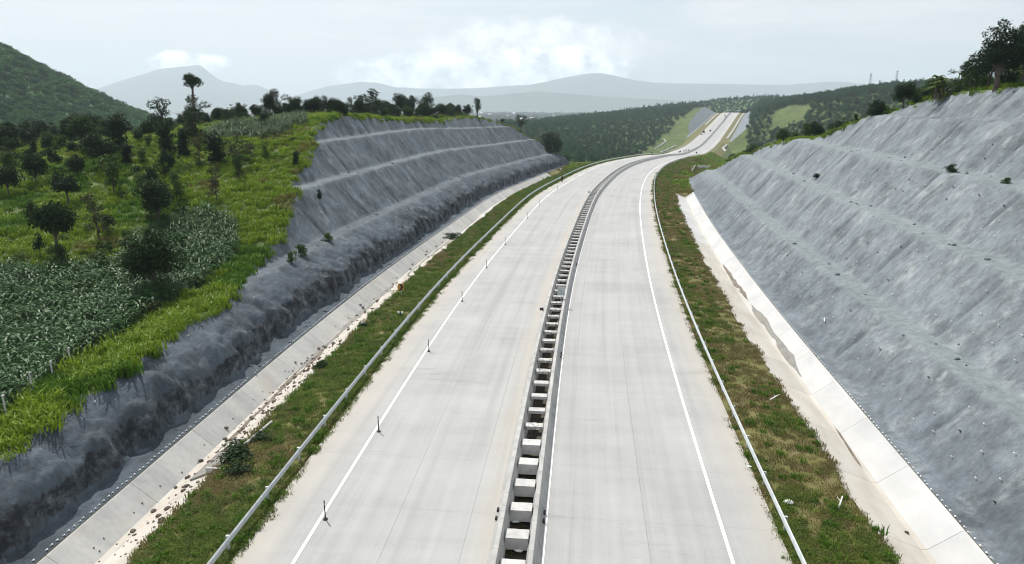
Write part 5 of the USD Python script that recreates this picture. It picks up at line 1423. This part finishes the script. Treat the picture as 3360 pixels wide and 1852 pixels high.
# brackets hung on the left median wall
for s, lab in ((36.4, 'dark box fixed to the left median wall beside the square sign'), (122.8, 'dark box fixed to the left median wall where the road starts to bend')):
    g = stand('wall_box', s, -1.18, 0.62, label=lab, cat='box')
    put('box', box(0, 0, .12, .34, .22, .26), M['dark'], g)
    put('lid', box(0, 0, .27, .38, .26, .04), M['post_grey'], g)
    put('bracket', box(.14, 0, -.06, .10, .08, .14), M['post_grey'], g)
# chevron sign on the left verge
g = stand('chevron_sign', 41.7, -16.3, -0.15, turn=math.radians(14), label='orange board with a black chevron pointing right on the left verge', cat='sign')
b_ = trimesh.creation.box((.62, .03, .74))
b_.apply_translation((0, 0, 1.02))
put('board', b_, M['orange'], g)
from shapely.geometry import Polygon as _Pg
ch = trimesh.creation.extrude_polygon(_Pg([(-.20, .34), (.02, .34), (.26, 0), (.02, -.34), (-.20, -.34), (.04, 0)]), .012, engine='earcut')
ch.apply_transform(trimesh.transformations.rotation_matrix(math.pi / 2, (1, 0, 0)))
ch.apply_translation((0, -.018, 1.02))
put('chevron', ch, M['black'], g)
put('post', rod((0, .04, -.3), (0, .04, 1.3), .035, .035, 10), M['post_grey'], g, smooth=30)
# low marker with two white caps in the grass
g = stand('cable_marker', 35.0, -14.4, -0.1, label='small dark marker with two white caps in the grass behind the left rail', cat='marker')
put('stake', disc(.05, .04, -.1, .55, 8), M['dark'], g)
put('cap', trimesh.creation.icosphere(1, .12).apply_translation((-.17, 0, .42)), M['pipe'], g, smooth=True)
put('cap', trimesh.creation.icosphere(1, .12).apply_translation((.17, 0, .42)), M['pipe'], g, smooth=True)
put('arm', box(0, 0, .40, .36, .05, .05), M['dark'], g)
# marker post beyond the end of the left channel
g = stand('marker_post', 193.6, -18.0, -0.6, label='short dark marker post with a white head at the far end of the left channel', cat='post')
put('post', disc(.09, .08, -.3, 1.25, 8), M['dark'], g)
put('head', box(0, 0, 1.42, .42, .10, .40), M['white'], g)


# person on the shoulder
def body(joints, bones, refine=0.035):
    import manifold3d as m3
    tot = None
    for a_, b_ in bones:
        sa = m3.Manifold.sphere(joints[a_][3], 14).translate(tuple(map(float, joints[a_][:3])))
        sb = m3.Manifold.sphere(joints[b_][3], 14).translate(tuple(map(float, joints[b_][:3])))
        hull = m3.Manifold.batch_hull([sa, sb])
        tot = hull if tot is None else tot + hull
    tot = tot.refine_to_length(refine)
    me = tot.to_mesh()
    t = trimesh.Trimesh(me.vert_properties[:, :3], me.tri_verts, process=True)
    return trimesh.smoothing.filter_taubin(t, iterations=6)


J = {'pel': (0, 0, .95, .135), 'bel': (0, .01, 1.10, .125), 'chl': (-.07, 0, 1.30, .12), 'chr': (.07, 0, 1.30, .12), 'shl': (-.19, 0, 1.42, .065), 'shr': (.19, 0, 1.42, .065), 'nk0': (0, 0, 1.44, .055), 'nk1': (0, .01, 1.52, .05), 'hd0': (0, .02, 1.60, .085), 'hd1': (0, 0, 1.66, .09), 'nose': (0, .115, 1.60, .014), 'earl': (-.088, 0, 1.60, .02), 'earr': (.088, 0, 1.60, .02),
     'hil': (-.09, 0, .90, .095), 'hir': (.09, 0, .90, .095), 'knl': (-.11, .03, .50, .062), 'knr': (.12, -.03, .50, .062), 'anl': (-.12, .0, .09, .042), 'anr': (.13, -.08, .09, .042), 'tol': (-.13, .16, .04, .036), 'tor': (.15, .08, .04, .036), 'hel': (-.12, -.05, .045, .04), 'her': (.13, -.12, .045, .04),
     'ell': (-.26, -.02, 1.14, .045), 'elr': (.27, .02, 1.14, .045), 'wrl': (-.27, .08, .91, .032), 'wrr': (.25, .16, .93, .032), 'pal': (-.27, .11, .84, .03), 'par': (.24, .20, .87, .03)}
B_ = [('pel', 'bel'), ('bel', 'chl'), ('bel', 'chr'), ('chl', 'chr'), ('chl', 'shl'), ('chr', 'shr'), ('shl', 'nk0'), ('shr', 'nk0'), ('nk0', 'nk1'), ('nk1', 'hd0'), ('hd0', 'hd1'), ('hd0', 'nose'), ('hd0', 'earl'), ('hd0', 'earr'),
      ('pel', 'hil'), ('pel', 'hir'), ('hil', 'knl'), ('hir', 'knr'), ('knl', 'anl'), ('knr', 'anr'), ('anl', 'tol'), ('anr', 'tor'), ('anl', 'hel'), ('anr', 'her'), ('shl', 'ell'), ('shr', 'elr'), ('ell', 'wrl'), ('elr', 'wrr'), ('wrl', 'pal'), ('wrr', 'par')]
for sd_, px0 in (('l', 'pal'), ('r', 'par')):
    x, y, z, _r = J[px0]
    for k in range(4):
        J['f%s%d' % (sd_, k)] = (x + (k - 1.5) * .005, y - .03 + .02 * k, z - .075 - .008 * (k in (1, 2)), .009)
        J['g%s%d' % (sd_, k)] = (x, y - .03 + .02 * k, z - .02, .011)
        B_.append(('g%s%d' % (sd_, k), 'f%s%d' % (sd_, k)))
    J['t' + sd_] = (x + (.02 if sd_ == 'l' else -.02), y + .045, z - .03, .011)
    B_.append((px0, 't' + sd_))
skin = patchy('brown_skin', [(0.4, (0.20, 0.11, 0.07)), (0.6, (0.24, 0.135, 0.09))], 6.0, rough=0.6)
cloth = patchy('dark_cloth', [(0.4, (0.016, 0.018, 0.022)), (0.7, (0.035, 0.038, 0.045))], 8.0)


def person(s, d, turn, label):
    g = stand('person', s, d, 0.0, turn, label=label, cat='person')
    put('body', body(J, B_), skin, g, smooth=True)
    sh = {k: (v[0], v[1], v[2], v[3] + .022) for k, v in J.items()}
    put('jacket', body(sh, [('pel', 'bel'), ('bel', 'chl'), ('bel', 'chr'), ('chl', 'chr'), ('chl', 'shl'), ('chr', 'shr'), ('shl', 'nk0'), ('shr', 'nk0'), ('shl', 'ell'), ('shr', 'elr'), ('ell', 'wrl'), ('elr', 'wrr')]), cloth, g, smooth=True)
    put('trousers', body(sh, [('pel', 'hil'), ('pel', 'hir'), ('hil', 'knl'), ('hir', 'knr'), ('knl', 'anl'), ('knr', 'anr')]), M['black'], g, smooth=True)
    put('hair', body({'a': (0, -.02, 1.68, .095), 'b': (0, -.05, 1.61, .085)}, [('a', 'b')]), M['black'], g, smooth=True)
    return g


person(156.2, -11.4, 0.6, 'person in dark clothes standing on the left shoulder by the guard rail')

# fence posts
for k, (s, d, lab) in enumerate([(6.4, -28.3, 'concrete fence post at the maize edge, nearest to the camera'), (9.0, -28.9, 'white-topped concrete fence post at the lower maize edge, second nearest'), (10.8, -29.1, 'concrete fence post at the maize edge, third nearest'), (12.9, -29.6, 'pale concrete fence post leaning at the maize edge, fourth nearest'), (18.2, -30.8, 'concrete fence post at the maize edge by a grassy bump, fifth nearest'), (23.0, -30.6, 'concrete fence post at the maize edge, farthest on the left')]):
    z = float(ground_at(xyz(s, d)[None, 0], xyz(s, d)[None, 1])[0])
    g = stand('fence_post', s, d, z - float(zr(s)), label=lab, cat='fence post', group='fence posts along the maize')
    put('post', rod((0, 0, -.4), (rng.normal(0, .06), rng.normal(0, .06), 1.24), .07, .06, 4), M['post_grey'], g)
    put('top', box(0, 0, 1.27, .12, .12, .06), M['post_grey'], g)
for k, (s, off, lab) in enumerate([(50.0, 2.4, 'white fence post at the right edge of the photo on the right crest'), (53.5, 2.5, 'white fence post right of the large tree trunk on the right crest'), (57.5, 2.6, 'white fence post just beside the large tree trunk on the right crest'), (62.5, 2.5, 'white fence post left of the large tree on the right crest'), (69.0, 2.4, 'white fence post below the palm on the right crest'), (76.0, 2.4, 'white fence post below the banana clump on the right crest'), (84.0, 2.6, 'white fence post by the round tree on the right crest'), (92.5, 2.6, 'white fence post at the lower end of the right crest')]):
    d = float(np.interp(s, NRD[:, 0], NRD[:, 1])) + off
    z = float(ground_at(xyz(s, d)[None, 0], xyz(s, d)[None, 1])[0])
    g = stand('fence_post', s, d, z - float(zr(s)), label=lab, cat='fence post', group='fence posts on the right crest')
    put('post', rod((0, 0, -.4), (rng.normal(0, .05), rng.normal(0, .05), 1.5), .07, .06, 4), M['post_grey'], g)
    put('top', box(0, 0, 1.53, .12, .12, .07), M['pipe'], g)


# lattice towers on the right skyline
def pylon(x, y, z, H, label):
    g = group_of('power_pylon', (x, y, z), 20, label=label, cat='pylon')
    B0, B1 = H * .085, H * .018
    lev = np.array([0, .2, .38, .53, .66, .77, .86, .93, 1.0]) * H
    hw = np.interp(lev, [0, .7 * H, H], [B0, B1 * 1.3, B1])
    corners = [(-1, -1), (1, -1), (1, 1), (-1, 1)]
    for cx, cy in corners:
        put('leg', cat([rod((cx * hw[i], cy * hw[i], lev[i]), (cx * hw[i + 1], cy * hw[i + 1], lev[i + 1]), .16, .16, 4) for i in range(8)]), M['steel'], g)
    br = []
    for i in range(8):
        for j in range(4):
            a_, b_ = corners[j], corners[(j + 1) % 4]
            br += [rod((a_[0] * hw[i], a_[1] * hw[i], lev[i]), (b_[0] * hw[i + 1], b_[1] * hw[i + 1], lev[i + 1]), .09, .09, 4), rod((b_[0] * hw[i], b_[1] * hw[i], lev[i]), (a_[0] * hw[i + 1], a_[1] * hw[i + 1], lev[i + 1]), .09, .09, 4)]
    put('bracing', cat(br), M['steel'], g)
    for k, (zz, L) in enumerate(((.70, .13), (.82, .12), (.94, .10))):
        put('cross_arm', cat([rod((-L * H, 0, zz * H), (L * H, 0, zz * H), .12, .12, 4), rod((-L * H, 0, zz * H), (0, 0, zz * H + .05 * H), .08, .08, 4), rod((L * H, 0, zz * H), (0, 0, zz * H + .05 * H), .08, .08, 4)]), M['steel'], g)


for vx, top, D, lab in ((2192, 184, 900, 'left one of two lattice pylons on the right skyline'), (2258, 178, 980, 'right one of two lattice pylons on the right skyline')):
    (u_, e_), = vo([(vx, top)])
    x, y, zt = u_ * D, D, e_ * D
    z0 = float(natural(np.array([x]), np.array([y]))[0])
    pylon(x, y, z0 - 1, zt - z0 + 1, lab)


# vehicles and marks far down the road
def car(s, d, L, Wd, Hh, mat, name, label, turn=0.0, boxy=False):
    g = stand(name, s, d, 0.0, turn, label=label, cat='truck' if boxy else 'car')
    if boxy:
        prof = _Pg([(-L / 2, .45), (-L / 2, Hh), (L * .22, Hh), (L * .22, Hh * .86), (L * .34, Hh * .86), (L / 2, Hh * .52), (L / 2, .45)])
    else:
        prof = _Pg([(-L / 2, .35), (-L / 2, .85), (-L * .42, Hh * .92), (-L * .2, Hh), (L * .12, Hh), (L * .28, .95), (L / 2, .82), (L / 2, .35)])
    m_ = trimesh.creation.extrude_polygon(prof, Wd, engine='earcut')
    m_.apply_transform(np.array([[0, 0, 1, -Wd / 2], [1, 0, 0, 0], [0, 1, 0, 0], [0, 0, 0, 1.0]]))
    if m_.volume < 0:
        m_.invert()
    put('body', m_, mat, g)
    for cx in (-1, 1):
        for cy in (-.3, .3):
            put('wheel', rod((cx * (Wd / 2 - .2), cy * L, .34), (cx * (Wd / 2 + .01), cy * L, .34), .34, .34, 12), M['black'], g)
    put('rear_window', box(0, -L / 2 - .005, Hh * .74, Wd * .8, .02, Hh * .22), M['dark'], g)
    for cx in (-1, 1):
        put('tail_light', box(cx * Wd * .4, -L / 2 - .008, .8, .16, .02, .14), M['orange'], g)
    return g


car(786.7, -5.0, 4.4, 1.8, 1.7, M['rubber'], 'car', 'small dark car far away in the middle of the left carriageway')
car(763.9, -10.2, 5.2, 2.0, 2.5, M['dark'], 'truck', 'dark truck parked on the far left shoulder', boxy=True)
car(742.0, -10.8, 4.6, 1.8, 1.5, M['post_grey'], 'car', 'grey car parked on the far left shoulder behind a dark truck')
car(1005.2, -2.6, 6.5, 2.3, 3.0, M['white'], 'truck', 'white box truck beside the median near the top of the far rise', boxy=True)
# barrels and small signs near the bend
for k, (s, d) in enumerate(((464.7, -5.9), (471.0, -5.5), (483.7, -4.1), (500.9, -4.0), (507.2, -2.7))):
    g = stand('traffic_barrel', s, d, 0.0, label='dark barrel, %s in the row across the far left lane' % ('nearest', 'second', 'third', 'fourth', 'farthest')[k], cat='barrel', group='barrels in the far left lane')
    put('barrel', cat([disc(.34, .36, 0, .35), disc(.36, .36, .35, .75), disc(.36, .30, .75, 1.05)]), M['dark'], g, smooth=40)
    put('band', disc(.368, .368, .48, .64), M['orange'], g, smooth=40)
for s, d, lab, r_ in ((375.8, 11.4, 'small round sign on a pole at the right edge of the bend', .42), (321.9, -5.3, 'low dark sign on the left carriageway in the bend', .35)):
    g = stand('road_sign', s, d, 0.0, label=lab, cat='sign')
    put('post', rod((0, 0, 0), (0, 0, 1.7), .05, .05, 8), M['steel'], g)
    put('disc', rod((0, -.06, 1.85), (0, -.09, 1.85), r_, r_, 18), M['dark'], g)
    put('foot', disc(.25, .22, 0, .08), M['rubber'], g)
for k, (s, d, lab) in enumerate(((656.0, 13.4, 'white marker post on the right edge of the far bend'), (661.0, -11.9, 'white marker post on the left edge of the far bend'), (470.8, 12.9, 'white marker post on the right edge of the near bend'))):
    g = stand('marker_post', s, d, 0.0, label=lab, cat='post')
    put('post', box(0, 0, .5, .35, .3, 1.0), M['white'], g)
    put('cap', box(0, 0, 1.04, .42, .36, .08), M['pipe'], g)
# toll cabins beyond the rise
for k, (s, d, lab) in enumerate(((1108, -6, 'white cabin roof left of the median beyond the far rise'), (1110, 9, 'white cabin roof right of the median beyond the far rise'))):
    g = stand('toll_cabin', s, d, 0.0, label=lab, cat='cabin')
    put('wall', box(0, 0, 1.7, 3.0, 2.4, 3.4), M['post_grey'], g)
    put('roof', box(0, 0, 3.6, 6.0, 4.0, .5), M['white'], g)
    put('window', box(0, -1.22, 2.2, 2.4, .06, 1.0), M['dark'], g)
    put('door', box(1.1, -1.23, 1.0, .7, .05, 1.9), M['dark'], g)

# concrete chutes and culvert heads by the embankments
def slab_path(name, pts, w, label, th=0.35, mat='lining'):
    w = w * .62
    """A concrete chute laid on the ground through world points given as (s, d)."""
    g = group_of(name, label=label, cat='chute')
    P = [xyz(s, d) for s, d in pts]
    for i in range(len(P) - 1):
        n = max(1, int(np.linalg.norm(P[i + 1] - P[i]) / 4))
        for j in range(n):
            a_, b_ = P[i] + (P[i + 1] - P[i]) * (j + .01) / n, P[i] + (P[i + 1] - P[i]) * (j + .99) / n
            t = unit((b_ - a_)[:2])
            s_ = np.array([-t[1], t[0]]) * w / 2
            c = np.array([a_[:2] - s_, a_[:2] + s_, b_[:2] + s_, b_[:2] - s_])
            z = ground_at(c[:, 0], c[:, 1])
            z = np.array([z[:2].mean()] * 2 + [z[2:].mean()] * 2) + .45
            top = np.column_stack([c, z])
            put('slab', trimesh.convex.convex_hull(np.vstack([top, top - [0, 0, th + .5]])), M[mat], g)
            for sg in (0, 1):
                k0, k1 = (0, 3) if sg == 0 else (1, 2)
                inn = -1 if sg else 1
                o = np.append(s_ * inn * .14, 0)
                q = np.array([top[k0], top[k1], top[k0] + o, top[k1] + o])
                put('kerb', trimesh.convex.convex_hull(np.vstack([q + [0, 0, -.1], q + [0, 0, .3]])), M[mat], g)


slab_path('drainage_chute', [(576.1, 20.9), (600.0, 18.2), (648.0, 19.5)], 3.0, 'long white concrete chute along the right foot of the far embankment')
slab_path('drainage_chute', [(700, 17.5), (834, 18.5), (960, 18.5), (1075, 19.0)], 3.4, 'white concrete channel climbing beside the far road on its right')
slab_path('drainage_chute', [(870, -17.5), (930, -17.5), (1000, -17.5), (1075, -17.5)], 3.4, 'white concrete channel climbing beside the far road on its left')
slab_path('drainage_chute', [(594, -33.2), (628, -30.6), (655, -26.5)], 2.6, 'white concrete chute at the left foot of the far embankment')
slab_path('drainage_chute', [(618, -42.2), (680, -39.2), (692, -42.9)], 2.0, 'stepped pale chute at the forest edge left of the far embankment')
slab_path('drainage_chute', [(247, 20.1), (276, 19.0)], 1.6, 'short white concrete strip on the slope right of the bend')
g = stand('culvert_box', 275.5, 22.6, -3.8, label='white concrete culvert box on the slope right of the bend', cat='culvert')
put('front', box(0, 0, 1.0, 4.6, .4, 2.2), M['lining_white'], g)
put('side', box(-2.2, 1.2, 1.0, .3, 2.4, 2.2), M['lining_white'], g)
put('side', box(2.2, 1.2, 1.0, .3, 2.4, 2.2), M['lining_white'], g)
put('opening', box(0, -.21, .7, 1.6, .04, 1.2), M['dark'], g)

# broken channel edge, concrete pipe and litter
g = group_of('concrete_pipe', label='pale concrete pipe lying along the grass edge of the left channel', cat='pipe')
a_, b_ = xyz(10.3, -17.05, .02), xyz(13.2, -16.7, .06)
put('pipe', rod(a_, b_, .08, .08, 12), M['post_grey'], g, smooth=40)
put('collar', rod(a_ - (b_ - a_) * .01, a_ + (b_ - a_) * .06, .10, .10, 12), M['post_grey'], g, smooth=40)
g = stand('side_inlet', 9.6, -18.2, -.62, label='dark wet concrete inlet slab cutting through the left channel edge', cat='inlet')
sl = box(0, 0, 0, 2.2, 3.4, .10)
sl.apply_transform(trimesh.transformations.rotation_matrix(-.42, (0, 1, 0)))
put('slab', sl, M['mud_grey'], g)
put('kerb', box(.9, 1.75, .32, 1.6, .14, .3), M['lining'], g)
put('kerb', box(.9, -1.75, .32, 1.6, .14, .3), M['lining'], g)


def rag(seed, sx, sy, sz):
    m = trimesh.creation.icosphere(2, 1.0)
    v = np.array(m.vertices)
    v = v * (1 + .7 * n3(v[:, 0] * 1 + seed, v[:, 1] + v[:, 2] * 1.7, 2.2, 2.2, seed))[:, None] * [sx, sy, sz]
    v[:, 2] = np.maximum(v[:, 2], -.02)
    return trimesh.Trimesh(v, m.faces, process=False)


for k, (s, d, h, sz, lab) in enumerate(((7.4, 13.5, .05, .24, 'crumpled white bag beside the right guard rail'), (4.9, -.25, -.22, .30, 'crumpled white paper between the median walls'), (2.6, .1, -.22, .20, 'small white scrap in the nearest gap of the median'), (2.9, -.3, -.22, .22, 'pale rubbish with weeds in the nearest gap of the median'), (10.8, 12.3, .02, .13, 'white scrap on the right road edge'))):
    g = stand('litter', s, d, h, label=lab, cat='litter')
    put('scrap', rag(500 + k, sz, sz * .7, sz * .4), M['white'], g, smooth=True)
for k, (s, d, a, L, lab) in enumerate(((7.7, 16.2, 1.0, 1.1, 'broken pale stick lying at the grass edge near the right channel'), (20.3, 16.1, .7, 1.2, 'thin pale stick lying in the dry grass by the right channel'), (34.0, 23.4, 1.2, 1.0, 'short white plank on the lowest tier of the right slope'))):
    z = float(formed(s, d)[0]) if d > 21 else -.12
    g = stand('stick', s, d, z + .12, a, label=lab, cat='stick')
    put('stick', rod((-L / 2, 0, 0), (L / 2, .1, .06), .045, .03, 6), M['pipe'], g)
    put('twig', rod((0, .05, .03), (L * .3, .3, .05), .02, .01, 5), M['pipe'], g)
g = stand('stone', 7.2, 19.3, -1.18, label='single dark stone on the white right channel', cat='stone')
v, f = stone(.13, 3)
put('stone', trimesh.Trimesh(v, f, process=False), M['rock'], g)
# loose stones on the benches
ms = []
for k in range(150):
    side, a0, s_ = [(1, 26.6, rng.uniform(3, 120)), (1, 31.7, rng.uniform(5, 100)), (1, 37.0, rng.uniform(10, 85)), (-1, 27.6, rng.uniform(35, 190)), (-1, 33.2, rng.uniform(60, 190)), (-1, 38.4, rng.uniform(72, 190)), (-1, 22.0, rng.uniform(0, 60))][rng.integers(7)]
    a_ = a0 + rng.normal(0, .5)
    v, f = stone(.07 + .22 * rng.random() ** 3, k + 40)
    g_, isc = formed(s_, side * a_)
    if isc:
        ms.append(trimesh.Trimesh(v + xyz(s_, side * a_, float(g_) + .03), f, process=False))
put('bench_rubble', cat(ms), M['cut_l'], kind='stuff', label='loose rubble lying on the benches of both cuttings', cat='rubble')
# a far pale scar and houses of the town on the plain
sv = np.array([(-.002, 3300, 3700), (.01, 3250, 3600), (.025, 3000, 3300), (.045, 2750, 2950), (.058, 2600, 2700)])
v = np.array([(t * y, y, -56.4) for t, a_, b_ in sv for y in (a_, b_)])
put('bare_ground', (v, np.array([(2 * i, 2 * i + 1, 2 * i + 3, 2 * i + 2) for i in range(4)])[:, ::-1]), M['white'], kind='structure', label='pale strip of bare ground on the plain')
rngh = np.random.default_rng(17)
hm = trimesh.util.concatenate([box(0, 0, 1.8, 12, 9, 3.6)])
rf = trimesh.creation.extrude_polygon(_Pg([(-5.2, 3.6), (5.2, 3.6), (0, 6.2)]), 13, engine='earcut')
rf.apply_transform(np.array([[0, 0, 1, -6.5], [1, 0, 0, 0], [0, 1, 0, 0], [0, 0, 0, 1.0]]))
n = 120
r_, t_ = rngh.uniform(2400, 5200, n), rngh.normal(.02, .13, n)
UsdGeom.PointInstancer.Define(stage, '/World/far_town')
UsdGeom.Xform.Define(stage, '/World/far_town/house')
usdkit.mesh(stage, '/World/far_town/house/wall', hm, M['white'])
usdkit.mesh(stage, '/World/far_town/house/roof', rf, M['pipe'])
instancer('/World/far_town', ['/World/far_town/house'], np.stack([r_ * np.sin(t_), r_ * np.cos(t_), np.full(n, -57.2)], 1), np.zeros(n, int), rngh.random(n) * 6.28, rngh.uniform(.8, 2.2, n), kind='stuff', label='tiny pale houses of the town spread over the plain', cat='town')
